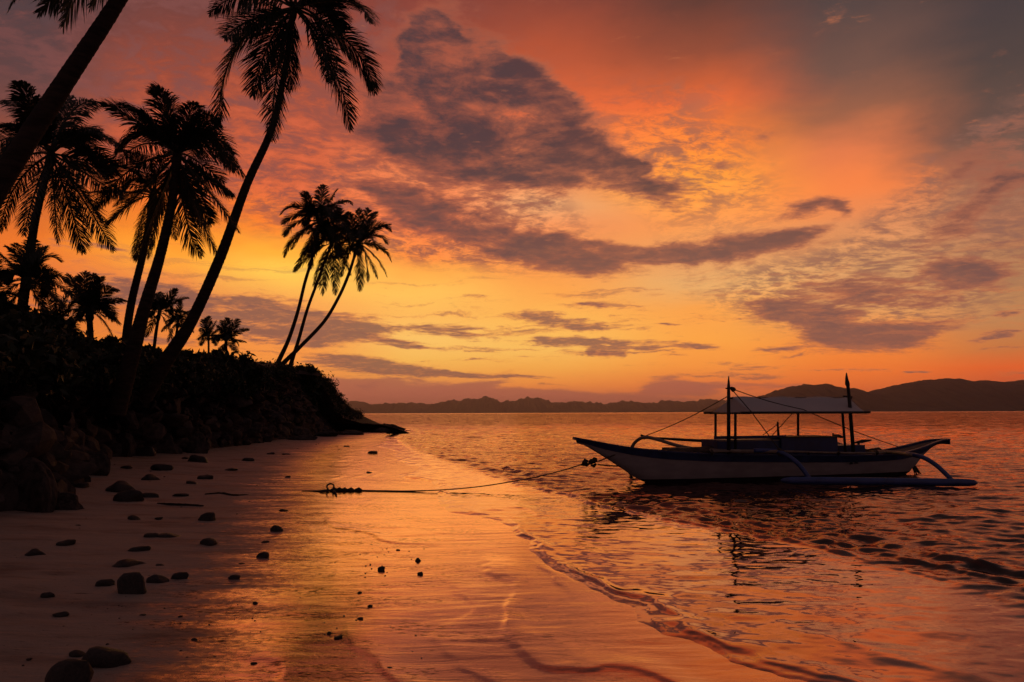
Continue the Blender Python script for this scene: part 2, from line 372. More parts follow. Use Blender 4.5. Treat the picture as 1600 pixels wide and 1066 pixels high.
m_shrub = mat('shrub_leaf', (0.018, 0.024, 0.009), 0.6, 0.5, 1.5, 0.3)
m_white = mat('hull_white', (0.30, 0.27, 0.265), 0.55, 0.12, 2.5, 0.4, 0.1, stretch=(1, 1, 3))
m_blue = mat('blue_paint', (0.022, 0.034, 0.10), 0.45, 0.25, 3.0, 0.4, 0.15)
m_pipe = mat('blue_pipe', (0.035, 0.058, 0.18), 0.4, 0.2, 4.0, 0.5)
m_black = mat('tarred_wood', (0.015, 0.013, 0.015), 0.6, 0.3, 3.0, 0.3)
m_wood = mat('weathered_wood', (0.10, 0.075, 0.06), 0.75, 0.35, 5.0, 0.25, 0.4, stretch=(1, 4, 4))
m_bamboo = mat('bamboo', (0.22, 0.17, 0.13), 0.55, 0.25, 5.0, 0.3)
m_dark = mat('dark_pole', (0.03, 0.024, 0.024), 0.6, 0.3, 4.0, 0.3)
m_rope = mat('rope', (0.06, 0.045, 0.035), 0.9, 0.3, 30.0, 0.1)
m_seaweed = mat('dark_driftwood', (0.02, 0.014, 0.011), 0.8, 0.4, 8.0, 0.2, 0.5)
m_roof = mat('dark_roof', (0.03, 0.022, 0.02), 0.8, 0.3, 3.0)
m_wall = mat('pale_panel', (0.35, 0.34, 0.36), 0.7, 0.1, 2.0)
m_hill = mat('forested_hill', (0.03, 0.034, 0.022), 0.95, 0.4, 0.004, 0.05)
def mat_tarp():
    m = bpy.data.materials.new('canopy_tarpaulin'); m.use_nodes = True; t = m.node_tree; q = NT(t); p = t.nodes['Principled BSDF']
    tc = t.nodes.new('ShaderNodeTexCoord'); n1 = q.noise(tc.outputs['Object'], 2.5, 5, 0.6)
    t.links.new(q.mix(n1, (0.62, 0.57, 0.56, 1), (0.80, 0.74, 0.72, 1)), p.inputs['Base Color']); p.inputs['Roughness'].default_value = 0.6
    tr = t.nodes.new('ShaderNodeBsdfTranslucent'); tr.inputs[0].default_value = (0.75, 0.68, 0.6, 1)
    mx = t.nodes.new('ShaderNodeMixShader'); mx.inputs[0].default_value = 0.35
    t.links.new(p.outputs[0], mx.inputs[1]); t.links.new(tr.outputs[0], mx.inputs[2])
    t.links.new(mx.outputs[0], t.nodes['Material Output'].inputs['Surface'])
    b = t.nodes.new('ShaderNodeBump'); b.inputs['Strength'].default_value = 0.4; b.inputs['Distance'].default_value = 0.03
    t.links.new(q.noise(q.mapping(tc.outputs['Object'], sc=(1.2, 3, 3)), 2.0, 3, 0.5), b.inputs['Height']); t.links.new(b.outputs[0], p.inputs['Normal'])
    return m
m_tarp = mat_tarp()

def glossy_mix(t, q, base, rough_gloss, normal, ior, gcol=(1, 1, 1), boost=None):
    dif = t.nodes.new('ShaderNodeBsdfDiffuse'); q._in(dif.inputs['Color'], base); 
    if normal is not None: q._in(dif.inputs['Normal'], normal)
    gl = t.nodes.new('ShaderNodeBsdfGlossy'); gl.inputs['Color'].default_value = (*gcol, 1); q._in(gl.inputs['Roughness'], rough_gloss)
    if normal is not None: q._in(gl.inputs['Normal'], normal)
    fr = t.nodes.new('ShaderNodeFresnel'); q._in(fr.inputs['IOR'], ior)
    if normal is not None: q._in(fr.inputs['Normal'], normal)
    f = fr.outputs[0]
    if boost is not None: f = q.math('MULTIPLY', f, boost, clamp=True)
    mx = t.nodes.new('ShaderNodeMixShader'); t.links.new(f, mx.inputs[0]); t.links.new(dif.outputs[0], mx.inputs[1]); t.links.new(gl.outputs[0], mx.inputs[2])
    t.links.new(mx.outputs[0], t.nodes['Material Output'].inputs['Surface'])

def mat_water():
    m = bpy.data.materials.new('sea_water'); m.use_nodes = True; t = m.node_tree; q = NT(t); t.nodes.remove(t.nodes['Principled BSDF'])
    geo = t.nodes.new('ShaderNodeNewGeometry'); pos = geo.outputs['Position']; N = geo.outputs['Normal']
    at_ = t.nodes.new('ShaderNodeAttribute'); at_.attribute_name = 'rough'; ch = at_.outputs['Fac']
    dist = q.vmath('LENGTH', pos)
    def nv(scale, sx, sy, rot, det):
        c = q.noise(q.mapping(pos, rot=(0, 0, R(rot)), sc=(sx, sy, 1)), scale, det, 0.6, 0.3, color=True)
        return q.vmath('SUBTRACT', c, (0.5, 0.5, 0.5))
    fine = nv(9.0, 0.5, 1.5, -12, 4)
    mid = nv(1.1, 0.5, 1.5, -10, 4)
    far = nv(0.16, 0.4, 1.6, 4, 5)
    a1 = q.math('MULTIPLY', q.smooth(dist, 25, 90, 0.42, 0.16), q.lin(ch, 0, 1, 0.20, 1.0))
    a2 = q.math('MULTIPLY', q.smooth(dist, 10, 60, 0.22, 0.5), ch)
    a3 = q.math('MULTIPLY', q.smooth(dist, 60, 400, 0.0, 0.42), ch)
    v = q.vmath('ADD', q.vmath('ADD', q.vmath('SCALE', fine, scale=a1), q.vmath('SCALE', mid, scale=a2)), q.vmath('SCALE', far, scale=a3))
    v = q.vmath('MULTIPLY', v, (0.8, 1.0, 0.0))
    nn = q.vmath('NORMALIZE', q.vmath('ADD', N, v))
    base = q.mix(ch, (0.055, 0.034, 0.026, 1), (0.028, 0.020, 0.019, 1))
    glossy_mix(t, q, base, q.smooth(dist, 20, 3000, 0.03, 0.16), nn, q.lin(ch, 0, 1, 2.0, 1.42), (1.0, 0.68, 0.62), boost=q.lin(ch, 0, 1, 1.65, 1.0))
    return m
def mat_sand():
    m = bpy.data.materials.new('beach_sand'); m.use_nodes = True; t = m.node_tree; q = NT(t); t.nodes.remove(t.nodes['Principled BSDF'])
    geo = t.nodes.new('ShaderNodeNewGeometry'); pos = geo.outputs['Position']
    a = t.nodes.new('ShaderNodeAttribute'); a.attribute_name = 'wet'; wet = a.outputs['Fac']
    st = q.noise(q.mapping(pos, rot=(0, 0, R(4)), sc=(0.35, 1.8, 1)), 1.6, 7, 0.68, 0.2)
    sp = q.noise(q.mapping(pos, sc=(1, 1.6, 1)), 14.0, 4, 0.6)
    w = q.math('ADD', wet, q.math('MULTIPLY', q.math('SUBTRACT', st, 0.5), 1.1))
    w = q.math('ADD', w, q.math('MULTIPLY', q.math('SUBTRACT', sp, 0.5), 0.5))
    wf = q.smooth(w, 0.28, 0.78)
    grit = q.noise(pos, 120.0, 3, 0.6)
    dry = q.mix(grit, (0.24, 0.195, 0.16, 1), (0.38, 0.31, 0.255, 1))
    blot = q.noise(q.mapping(pos, sc=(0.6, 1.6, 1)), 1.2, 6, 0.6)
    dry = q.mix(q.smooth(blot, 0.45, 0.75), dry, (0.15, 0.11, 0.085, 1))
    spk = q.math('MAXIMUM', q.smooth(q.noise(q.mapping(pos, sc=(0.7, 2.4, 1)), 20.0, 3, 0.7), 0.64, 0.70), q.smooth(q.noise(q.mapping(pos, sc=(0.5, 2.6, 1)), 6.0, 5, 0.75), 0.63, 0.70))
    dry = q.mix(q.math('MULTIPLY', spk, 0.75), dry, (0.03, 0.02, 0.016, 1))
    grn = q.smooth(q.noise(q.mapping(pos, sc=(0.8, 2.2, 1)), 13.0, 5, 0.8), 0.505, 0.58)
    patch = q.smooth(q.noise(q.mapping(pos, sc=(0.5, 1.4, 1)), 2.2, 4, 0.6), 0.46, 0.58)
    band = q.math('MULTIPLY', q.smooth(w, 1.9, 0.7), q.smooth(w, 0.25, 0.5))
    grn = q.math('MULTIPLY', q.math('MULTIPLY', grn, patch), band)
    base = q.mix(wf, dry, (0.055, 0.034, 0.026, 1)); base = q.mix(grn, base, (0.03, 0.02, 0.016, 1))
    # surface relief: ripples run along the shore, drag marks on wet film
    rip = q.noise(q.mapping(pos, rot=(0, 0, R(-14)), sc=(0.5, 2.6, 1)), 3.2, 6, 0.6, 0.5)
    b1 = t.nodes.new('ShaderNodeBump'); b1.inputs['Distance'].default_value = 0.02
    t.links.new(q.lin(wf, 0, 1, 0.6, 0.16), b1.inputs['Strength']); t.links.new(rip, b1.inputs['Height'])
    b2 = t.nodes.new('ShaderNodeBump'); b2.inputs['Distance'].default_value = 0.004
    t.links.new(q.lin(wf, 0, 1, 0.9, 0.15), b2.inputs['Strength']); t.links.new(q.noise(pos, 45.0, 4, 0.7), b2.inputs['Height']); t.links.new(b1.outputs[0], b2.inputs['Normal'])
    rg = q.math('ADD', q.lin(wf, 0, 1, 0.6, 0.09), q.math('MULTIPLY', q.math('SUBTRACT', st, 0.5), 0.45))
    rg = q.math('MAXIMUM', rg, 0.04)
    glossy_mix(t, q, base, rg, b2.outputs[0], q.lin(wf, 0, 1, 1.3, 2.3), (1.0, 0.66, 0.56), boost=q.math('MULTIPLY', q.lin(wf, 0, 1, 0.25, 2.05), q.lin(grn, 0, 1, 1.0, 0.25)))
    return m
m_water = mat_water(); m_sand = mat_sand()

# ------------------------------------------------------------------ sea and beach sheets
def fan(radii, a0, a1, na):
    ang = np.linspace(R(a0), R(a1), na); rr, aa = np.meshgrid(radii, ang, indexing='ij')
    x = rr*np.sin(aa); y = rr*np.cos(aa)
    nr = len(radii); i = np.arange(nr-1)[:, None]*na + np.arange(na-1)[None, :]; i = i.ravel()
    return x, y, np.stack([i, i+1, i+1+na, i+na], 1)
def attr(o, name, vals):
    a = o.data.attributes.new(name, 'FLOAT', 'POINT'); a.data.foreach_set('value', vals.astype(np.float32).ravel())

def build_sea():
    rad = np.concatenate([np.geomspace(2.2, 120, 900), np.geomspace(125, 24000, 50)])
    x, y, f = fan(rad, -50, 62, 900)
    near = np.sqrt(x*x+y*y) < 125
    ds = np.full(x.shape, 50.0); da = np.full(x.shape, 50.0)
    ds[near] = dS(x[near], y[near]); da[near] = dA(x[near], y[near])
    r = np.sqrt(x*x+y*y)
    wob = 0.35*fbm(x*0.5, y*0.5, 3, 4)
    ch = np.clip((da+wob+0.25+0.15*fbm(x*3, y*3, 2, 44))/0.7, 0, 1); ch = ch*ch*(3-2*ch)
    z = np.zeros_like(x)
    g = np.random.default_rng(11)
    for i in range(64):
        lam = 0.25*(5.0/0.25)**(g.random()**1.25); th = R(g.normal(-78, 38)) ; k = 2*math.pi/lam; ph = g.random()*6.28
        amp = 0.0028*lam**0.45
        s = np.sin(k*(x*np.cos(th)+y*np.sin(th)) + ph + 1.4*fbm(x/lam/3, y/lam/3, 2, i % 7))
        fall = np.clip(1 - r*0.0045/lam*0.9, 0, 1)
        z += amp*s*fall
    z *= (0.07 + 0.93*ch)*np.clip((110-r)/60, 0, 1)
    wob = 0.35*fbm(x*0.5, y*0.5, 3, 4)
    def ridge(d, c, w, h, steep=0.45):       # small wave: steep towards the land
        u = d-c; return h*np.where(u < 0, np.exp(-(u/(w*steep))**2), np.exp(-(u/w)**2))
    def gate(a, sc, sd, hi=1.0): return np.clip(a+1.9*fbm(x*sc, y*sc, 3, sd), 0, hi)
    cr = 1+0.45*fbm(x*2.2, y*7, 3, 41)
    for c_, w_, h_, a_, sd in ((0.10,0.16,0.030,.75,9),(0.55,0.20,0.036,.6,19),(1.0,0.26,0.045,.55,29),(1.5,0.28,0.035,.25,39),(2.1,0.4,0.045,.3,49),(2.9,0.4,0.035,.15,59),(3.8,0.5,0.04,.1,69)):
        z += (0.85 if c_ < 1.2 else 0.5)*ridge(da+wob*(0.5+0.5*c_)+0.10*fbm(x*3, y*3, 2, sd), c_, w_*0.85, h_)*gate(a_, 0.45, sd)*cr
    rough_zone = np.exp(-((da-1.6)/1.6)**2)
    z += rough_zone*0.012*fbm(x*4, y*12, 4, 77)
    z += ridge(ds+wob*0.25+0.05*fbm(x*4, y*4, 2, 5), 0.11, 0.10, 0.018)*gate(.4, 0.6, 2)*(0.7+0.3*cr)
    z += ridge(ds+wob*0.9, 0.8, 0.3, 0.012)*gate(.15, 0.6, 12)
    z += ridge(ds+wob*1.5, 1.8, 0.3, 0.010)*gate(.1, 0.5, 14)
    z += 0.006*(1-ch)*fbm(x*2.2+y*0.8, y*4.5, 4, 5)
    z += 0.006
    z = np.where(ds < 0, np.minimum(z, 0.006) + 0.08*ds, z)
    o = mesh_obj('sea_water', np.stack([x, y, z], -1).reshape(-1, 3), f, m_water)
    attr(o, 'rough', ch); tag(o, kind='structure'); return o
build_sea()

W_px = [(560,684),(505,696),(480,712),(458,735),(450,770),(432,810),(400,860),(355,920),(300,985),(262,1040),(230,1100)]
W_c = None
def build_beach():
    global W_c
    W_c = np.array([(-14, 75)] + [tuple(ground(*p)[:2]) for p in W_px] + [(-1.2, 1.5), (-1.0, -10)])
    rad = np.geomspace(1.6, 110, 900); x, y, f = fan(rad, -80, 60, 1000)
    z = sand_z(x, y)
    dw = SGN*sdist(W_c, x, y)
    r = np.sqrt(x*x+y*y)
    wet = np.clip(0.5 + dw*0.27/(0.5+0.045*r), 0, 3.0)
    dry = np.clip(1-wet, 0, 1)
    land = np.clip(-dS(x, y), 0, 1)
    z += land*(0.035*fbm(x*0.5, y*0.5, 3, 8) + (0.010*fbm(x*2.0, y*4.0, 4, 3))*(0.15+dry))*np.clip(0.2+dry, 0, 1)
    dd_ = -dS(x, y); wb = 0.5*fbm(x*0.4, y*0.4, 3, 61)
    for c_, h_, sd in ((0.5,.010,1),(1.1,.011,2),(1.7,.009,3),(2.4,.010,4),(3.2,.008,5)):
        u = dd_+wb*(1+c_)-c_; z += h_*np.where(u > 0, np.exp(-(u/0.05)**2), np.exp(-(u/0.22)**2))*np.clip(0.2+2.0*fbm(x*0.5, y*0.5, 3, 70+sd), 0, 1)*(dd_ > 0.1)
    z += 0.003*np.clip(wet, 0, 1)*fbm(x*1.6+y*0.7, y*9.0-x*1.5, 3, 51)*np.clip(0.5+2*fbm(x*0.4, y*0.5, 2, 55), 0, 1)
    o = mesh_obj('sand', np.stack([x, y, z], -1).reshape(-1, 3), f, m_sand)
    attr(o, 'wet', wet); tag(o, kind='structure')
build_beach()

# ------------------------------------------------------------------ hills across the water
def hills(name, prof, D, depth, seed):
    px = np.array([p[0] for p in prof], float); hh = []
    for p in prof:
        P = at(p[0], p[1], D); hh.append((P.x, P.z))
    hx = np.array([h[0] for h in hh]); hz = np.array([h[1] for h in hh])
    nx, ny = 1400, 34
    xs = np.linspace(hx[0], hx[-1], nx); h = np.interp(xs, hx, hz)
    v = np.linspace(0, 1, ny); X, V = np.meshgrid(xs, v)
    prof_ = np.where(V < 0.55, np.sin(V/0.55*math.pi/2)**1.1, np.cos((V-0.55)/0.45*math.pi/2)**0.9)
    sp = (hx[-1]-hx[0])/60
    H = h[None, :]*prof_
    H = H*(1+0.5*(1-np.abs(V-0.55)*1.8)*0) + h[None, :]*0.22*fbm(X/sp, V*5, 4, seed)*np.sin(np.clip(V/0.55, 0, 2)*math.pi/1)**2*0.8
    px1 = D/F; edge = np.sin(np.clip(V, 0, 1)*math.pi)**0.5
    H += edge*px1*(3.2*fbm(X/sp*3.2, V*9, 5, seed+1, 0.45) + 10.0*(0.22-np.abs(fbm(X/sp*1.9, V*4, 3, seed+9)))*np.clip(h[None, :]/(8*px1), 0, 1))
    H = np.maximum(H, 0) - 2*(V < 0.02) - 2*(V > 0.98)
    Yc = D + (V-0.55)*depth + sp*0.6*fbm(X/sp, V*2, 3, seed+5)*(V < .5)
    i = (np.arange(ny-1)[:, None]*nx + np.arange(nx-1)[None, :]).ravel()
    o = mesh_obj(name, np.stack([X, Yc, H], -1).reshape(-1, 3), np.stack([i, i+1, i+1+nx, i+nx], 1), m_hill)
    return tag(o, kind='structure')
hills('distant_hills', [(250,640),(400,636),(480,634),(521,632),(551,628),(570,631),(585,633.5),(600,631),(622,633),(649,631),(675,634),(690,630),(705,626),(735,624),(750,622.5),(760,621),(770,625),(784,630),(793,627),(804,630),(815,625),(825,622.5),(847,624),(866,632),(890,630),(915,629),(945,632),(965,629),(979,628),(1012,632.6),(1042,627),(1069,630),(1095,625.5),(1125,627),(1160,624),(1210,628),(1300,632),(1400,636),(1500,642)], 15000, 4200, 3)
hills('near_hills', [(1120,643),(1150,634),(1175,626),(1200,618.5),(1213.5,613),(1230,608),(1245,603),(1264,600.5),(1279,604),(1297,609.5),(1306,608),(1322,614),(1340,615),(1353,616),(1367,618.5),(1391,608),(1409,603),(1434,598),(1450,596),(1468,594),(1481,595),(1497,600),(1511,604),(1518,602),(1531,597),(1544,600),(1560,600.5),(1580,598),(1600,596),(1660,604),(1760,592),(1900,610),(2100,600),(2300,640)], 8000, 2600, 8)

# ------------------------------------------------------------------ rocky bank and headland
def build_bank():
    base_px = [(-420,960),(0,800),(60,790),(110,745),(160,714),(240,706),(320,702),(400,692),(470,682),(525,675),(560,670),(600,669),(630,674)]
    crest = [(-560,600,8),(-140,600,10.5),(-60,600,11.5),(20,600,13.5),(80,598,17),(160,598,20),(250,600,24),(330,603,30),(400,598,42),(455,588,52),(508,598,56),(546,652,58),(600,664,59)]
    B = [ground(*p) for p in base_px]
    B = [Vector((b.x, b.y, b.z-0.15)) for b in B]; C = [at(*c) for c in crest]
    B.append(Vector((-9.5, 67, -0.5))); C.append(Vector((-13, 66, 0.6)))
    Bc = cat([tuple(b) for b in B], 30); Cc = cat([tuple(c) for c in C], 30)
    n = len(Bc); m = 70
    t = np.linspace(0, 1, m)
    G = np.zeros((n, m+16, 3))
    for j, tt in enumerate(t):
        zt = 1-(1-tt)**1.6; ht = tt
        G[:, j, 0] = Bc[:, 0]*(1-ht)+Cc[:, 0]*ht; G[:, j, 1] = Bc[:, 1]*(1-ht)+Cc[:, 1]*ht; G[:, j, 2] = Bc[:, 2]*(1-zt)+Cc[:, 2]*zt
    for j in range(16):
        u = (j+1)/16
        G[:, m+j, 0] = Cc[:, 0]-16*u; G[:, m+j, 1] = Cc[:, 1]+7*u; G[:, m+j, 2] = Cc[:, 2]+ (0.5*u)*np.clip(Cc[:, 2], 0, 2)
    s = np.arange(n)[:, None]*np.ones((1, m+16))*0.28; tt = np.ones((n, 1))*np.arange(m+16)[None, :]*0.10
    env = np.clip(np.minimum(tt/0.5, 1), 0, 1)
    big = fbm(s*0.5, tt*0.6, 4, 1)
    # jagged ledges
    rid = 1-2*np.abs(fbm(s*1.1+tt*0.5, tt*1.4, 4, 6)); rid2 = 1-2*np.abs(fbm(s*2.6, tt*3.6, 3, 16))
    dsp = env*(1.2*big + 0.9*(rid-0.5) + 0.42*(rid2-0.5))
    scale = np.clip(G[:, :, 2]*0.5, 0.15, 1)
    scale = scale*(1-0.55*np.clip((G[:, :, 1]-40)/12, 0, 1)); G[:, :, 0] -= 0.7*np.clip((G[:, :, 1]-50)/6, 0, 1)*np.clip(G[:, :, 2]/1.5, 0, 1)
    G[:, :, 0] += dsp*scale*0.9; G[:, :, 1] -= dsp*scale*0.5; G[:, :, 2] += (0.5*fbm(s*1.5, tt*2.2, 4, 30)*env + 0.25*np.round(fbm(s*.8, tt*1.5, 3, 33)*4)/4*env)*scale
    N = n; K = m+16; i = (np.arange(N-1)[:, None]*K + np.arange(K-1)[None, :]).ravel()
    o = mesh_obj('rocky_bank', G.reshape(-1, 3), np.stack([i, i+K, i+K+1, i+1], 1), m_bank, smooth=False)
    tag(o, kind='structure'); return G, m
BANK, BM = build_bank()

# ------------------------------------------------------------------ stones
def rock_mesh(seed, mt, smooth=False, sub=3, cut=0.45):
    bm = bmesh.new(); bmesh.ops.create_icosphere(bm, subdivisions=sub, radius=1.0)
    g = np.random.default_rng(seed); off = g.random(3)*20
    planes = [(Vector(g.normal(size=3)).normalized(), cut+0.35*g.random()) for _ in range(12)]
    for v in bm.verts:
        p = v.co.copy()
        for nrm, dd in planes:
            k = p.dot(nrm)
            if k > dd: p -= nrm*(k-dd)*0.97
        r = 1+0.22*float(fbm(np.array(p.x*1.3+off[0]+p.z), np.array(p.y*1.3+off[1]-p.z), 3, seed)) + 0.1*float(fbm(np.array(p.x*5+off[0]+p.z*2), np.array(p.y*5+off[1]-p.z*3), 2, seed))
        v.co = p*r
    me = bpy.data.meshes.new('stone'); bm.to_mesh(me); bm.free()
    me.polygons.foreach_set('use_smooth', np.full(len(me.polygons), smooth)); me.materials.append(mt); return me
ROCKS = [rock_mesh(40+i, m_rock, sub=4) for i in range(6)]; WROCKS = [rock_mesh(60+i, m_wetrock, True, 3, 0.58) for i in range(7)]
def stone(px, py, w, h, label, name='stone', cat_='stone', group='stones scattered over the sand', pool=None, i=0):
    P = ground(px, py); k = P.y/F
    pool = pool or WROCKS
    o = bpy.data.objects.new(name, pool[i % len(pool)]); COL.objects.link(o)
    W = w*k; H = h*k*1.05
    D = W*(0.6+0.3*((i*37) % 10)/10)
    o.location = (P.x, P.y+D*0.25, P.z+H*0.08); o.scale = (W*0.62, D*0.56, H*(0.95 if w > 45 else 0.8 if w > 20 else 0.7 if w > 13 else 0.5)); o.rotation_euler = (0, 0, 0)
    o.rotation_euler = (R((i*53) % 20-10), R((i*31) % 20-10), R((i*67) % 40-20))
    tag(o, label, cat_, group); return o

STONES = [
 (217,712,38,14,'dark wedge of rock nearest the foot of the bank, just off its boulders'),
 (308,722,30,13,'dark peaked stone standing alone in front of the end of the boulder row'),
 (289,717,9,5,'tiny stone touching the left side of the peaked stone below the boulders'),
 (250,734,31,11,'low dark stone with a smooth hump below the wedge of rock'),
 (196,732,18,5,'thin flat stone left of the smooth humped stone'),
 (232,750,25,9,'rounded stone directly below the smooth humped stone'),
 (318,749,23,8,'small pyramid stone near the damp edge, under the peaked stone'),
 (297,757,18,6,'low pointed stone beside and below the small pyramid stone'),
 (387,720,16,6,'small domed stone on damp sand close to the orange puddle streak'),
 (360,735,17,4,'flat sliver of stone at the left end of the orange puddle streak'),
 (106,748,28,9,'low stone beside the shadow of the round boulder'),
 (121,763,31,8,'flat dark stone right of the big cracked boulders at the left edge'),
 (184,768,40,17,'angular slab leaning against the larger stone of the pair'),
 (197,783,43,20,'broad rounded stone, larger and nearer of the leaning pair'),
 (231,777,24,7,'small low stone just right of the leaning pair'),
 (281,775,21,4,'flat chip of stone above the long driftwood streak'),
 (208,812,16,7,'small rounded stone below the leaning pair, left of its smaller twin'),
 (247,811,11,5,'smaller rounded stone right of its twin below the leaning pair'),
 (324,814,24,13,'dark triangular stone with a thin bright rim of wet sand'),
 (51,868,28,10,'rounded stone furthest left on the open sand'),
 (98,852,27,8,'low hump of stone up and right of the furthest left one'),
 (121,822,8,3,'tiny stone alone on the bare sand above the left pair'),
 (235,840,23,8,'dome of the touching dome and slab stones'),
 (262,840,30,6,'long flat slab touching the dome stone'),
 (214,863,32,11,'loaf shaped stone under the dome and slab stones'),
 (325,853,24,11,'round topped stone midway down, at the edge of the sheen'),
 (194,886,44,11,'long tapering flat rock above the large upright rock'),
 (248,885,13,6,'little stone right of the long tapering flat rock'),
 (199,928,44,33,'large upright rock, tallest on the open sand'),
 (161,916,24,11,'low rock joined to the left foot of the large upright rock'),
 (245,911,27,12,'rounded stone right of the large upright rock'),
 (279,906,25,14,'humped stone furthest right of the row by the upright rock'),
 (366,906,16,8,'small dark stone with a wet glow around it below the round topped stone'),
 (376,883,12,5,'tiny flat stone above the small stone with wet glow'),
 (72,933,20,9,'small mound of stone left and below the upright rock'),
 (91,963,20,6,'flat stone alone in the bare lower left sand'),
 (160,1040,62,24,'wide hollowed rock near the bottom edge'),
 (119,1025,20,9,'small stone at the upper left of the wide hollowed rock'),
 (99,1078,74,44,'big smooth rock cut off by the bottom edge of the picture'),
 (223,962,9,3,'tiny dark chip in the bare sand below the upright rock'),
 (281,964,7,3,'speck of stone right of the tiny chip below the upright rock'),
 (303,1001,10,6,'small round stone at the dry edge of the lower sheen'),
 (44,1031,8,3,'tiny chip nearest the bottom left corner'),
 (443,799,13,5,'small flat stone highest on the orange wet sand below the rope end'),
 (432,831,17,12,'dark pointed stone glowing at its foot on the wet sand'),
 (414,849,11,7,'small stone just below and left of the dark pointed one'),
 (411,873,18,11,'triangular stone lowest of the trio at the wet edge'),
 (653,877,9,8,'round pebble furthest right on the mirror wet sand, upper of two'),
 (595,891,11,10,'angular dark pebble in the middle of the mirror wet sand'),
 (656,898,8,6,'pebble right below the upper round pebble on the mirror sand'),
 (622,860,6,3,'tiny pebble above the angular one on the mirror sand'),
 (562,927,6,4,'tiny lone pebble below the angular one on the mirror sand'),
 (578,948,7,5,'pebble between the lone one and the flat one on lower wet sand'),
 (563,968,9,4,'flat pebble above the gravel patch on lower wet sand'),
 (514,991,8,6,'round pebble left of the twin pebbles beside the gravel patch'),
 (527,998,13,6,'elongated pebble lower right of the twin pebbles beside the gravel patch'),
 (398,944,8,5,'dark pebble alone on the reddish sheen, left of centre'),
 (396,1038,9,5,'pebble near the bottom edge on the reddish sheen'),
 (608,1045,8,4,'reddish flat pebble nearest the bottom edge on the grey sheen'),
 (582,708,14,5,'low stone out on the far wet sand near the water'),
 (450,746,8,4,'tiny stone on damp sand above the end of the mooring rope'),
 (576,739,10,3,'small flat stone on wet sand between far stone and rope knot'),
 (422,710,12,5,'left one of two small stones under the bank at the damp edge'),
 (446,711,12,4,'right one of two small stones under the bank at the damp edge'),
 (541,698,9,3,'small dark stone on sand at the foot of the spit'),
]
for i, s in enumerate(STONES):
    stone(*s[:4], s[4], i=i+2)
BOULD = [
 (26,797,92,74,'huge cracked boulder at the left edge, partly out of the picture'),
 (70,772,52,40,'rough boulder wedged behind the huge one at the left edge'),
 (94,796,52,22,'low dark boulder half buried in sand right of the huge cracked one'),
 (130,742,66,42,'round dark boulder standing clear of the bank on bare sand'),
 (80,735,36,24,'boulder left of the round dark one, under the bank'),
 (42,730,40,30,'boulder wedged above the huge cracked one, against the bank'),
 (184,714,34,34,'upright block at the left start of the row along the bank foot'),
 (212,702,28,12,'flat slab leaning out beside the upright block'),
 (245,708,54,28,'broad sloping boulder in the row along the bank foot'),
 (282,706,32,24,'boulder squeezed between broad one and end block'),
 (307,708,32,28,'steep end block closing the boulder row on the right'),
 (30,690,60,40,'weathered boulder high in the bank at the left edge'),
 (150,690,46,32,'boulder set in the bank above the upright block'),
 (345,694,36,10,'low ledge of rock on sand right of the end block'),
 (385,692,40,10,'long flat rock outcrop under the bank, middle of the beach head'),
 (430,686,36,9,'dark low rock under the far bank'),
 (470,688,44,9,'scatter rock on the sand below the headland'),
 (510,682,40,9,'broken rock shelf below the headland cliff'),
 (545,680,34,8,'low wet rock where the spit leaves the headland'),
 (556,668,44,16,'dark rock at the foot of the headland cliff, top of the spit'),
 (586,670,34,11,'low dark rock behind the middle of the spit'),
 (571,674,40,12,'long low rock in the middle of the spit'),
 (596,676,26,9,'rock just left of the domed one on the spit'),
 (618,675,31,14,'domed rock near the outer end of the spit'),
 (638,675,11,4,'small rock awash at the outer foot of the domed spit rock'),
 (653,673,9,4,'lone outermost rock in the water off the spit'),
]
for i, s in enumerate(BOULD):
    stone(*s[:4], s[4], name='boulder', cat_='boulder', group='boulders along the foot of the bank', pool=ROCKS, i=i+3)
def rubble():
    g = np.random.default_rng(77); N, K, _ = BANK.shape; vs = []; fs = []; b = 0
    src = []
    for me in ROCKS:
        n = len(me.vertices); v = np.empty(n*3, np.float32); me.vertices.foreach_get('co', v); src.append((v.reshape(-1, 3), np.array([p.vertices[:] for p in me.polygons])))
    LOW = []
    for i in range(5):
        me = rock_mesh(200+i, m_rock, sub=2); v = np.array([tuple(q_.co) for q_ in me.vertices]); LOW.append((v, np.array([p.vertices[:] for p in me.polygons])))
    V = []; Fc = []
    for _ in range(900):
        i = g.integers(2, int(N*0.93)); j = int(abs(g.normal())*18); j = min(j, BM-14)
        p = BANK[i, j]; sc = (0.10+0.42*g.random()**2.2)*np.array([1+.5*g.random(), 1+.5*g.random(), .7+.4*g.random()])
        if p[1] > 48: sc = sc*0.8
        v, f = LOW[g.integers(0, 5)]; a = g.random()*6.28; c_, s_ = math.cos(a), math.sin(a)
        w = v*sc; w = np.stack([w[:, 0]*c_-w[:, 1]*s_, w[:, 0]*s_+w[:, 1]*c_, w[:, 2]], 1)+p
        V.append(w); Fc.append(f+b); b += len(v)
    o = mesh_obj('rock_rubble', np.concatenate(V), np.concatenate(Fc), m_rock, smooth=False)
    tag(o, 'dark jagged rocks piled over the lower slope of the bank', 'rocks', kind='stuff')
rubble()
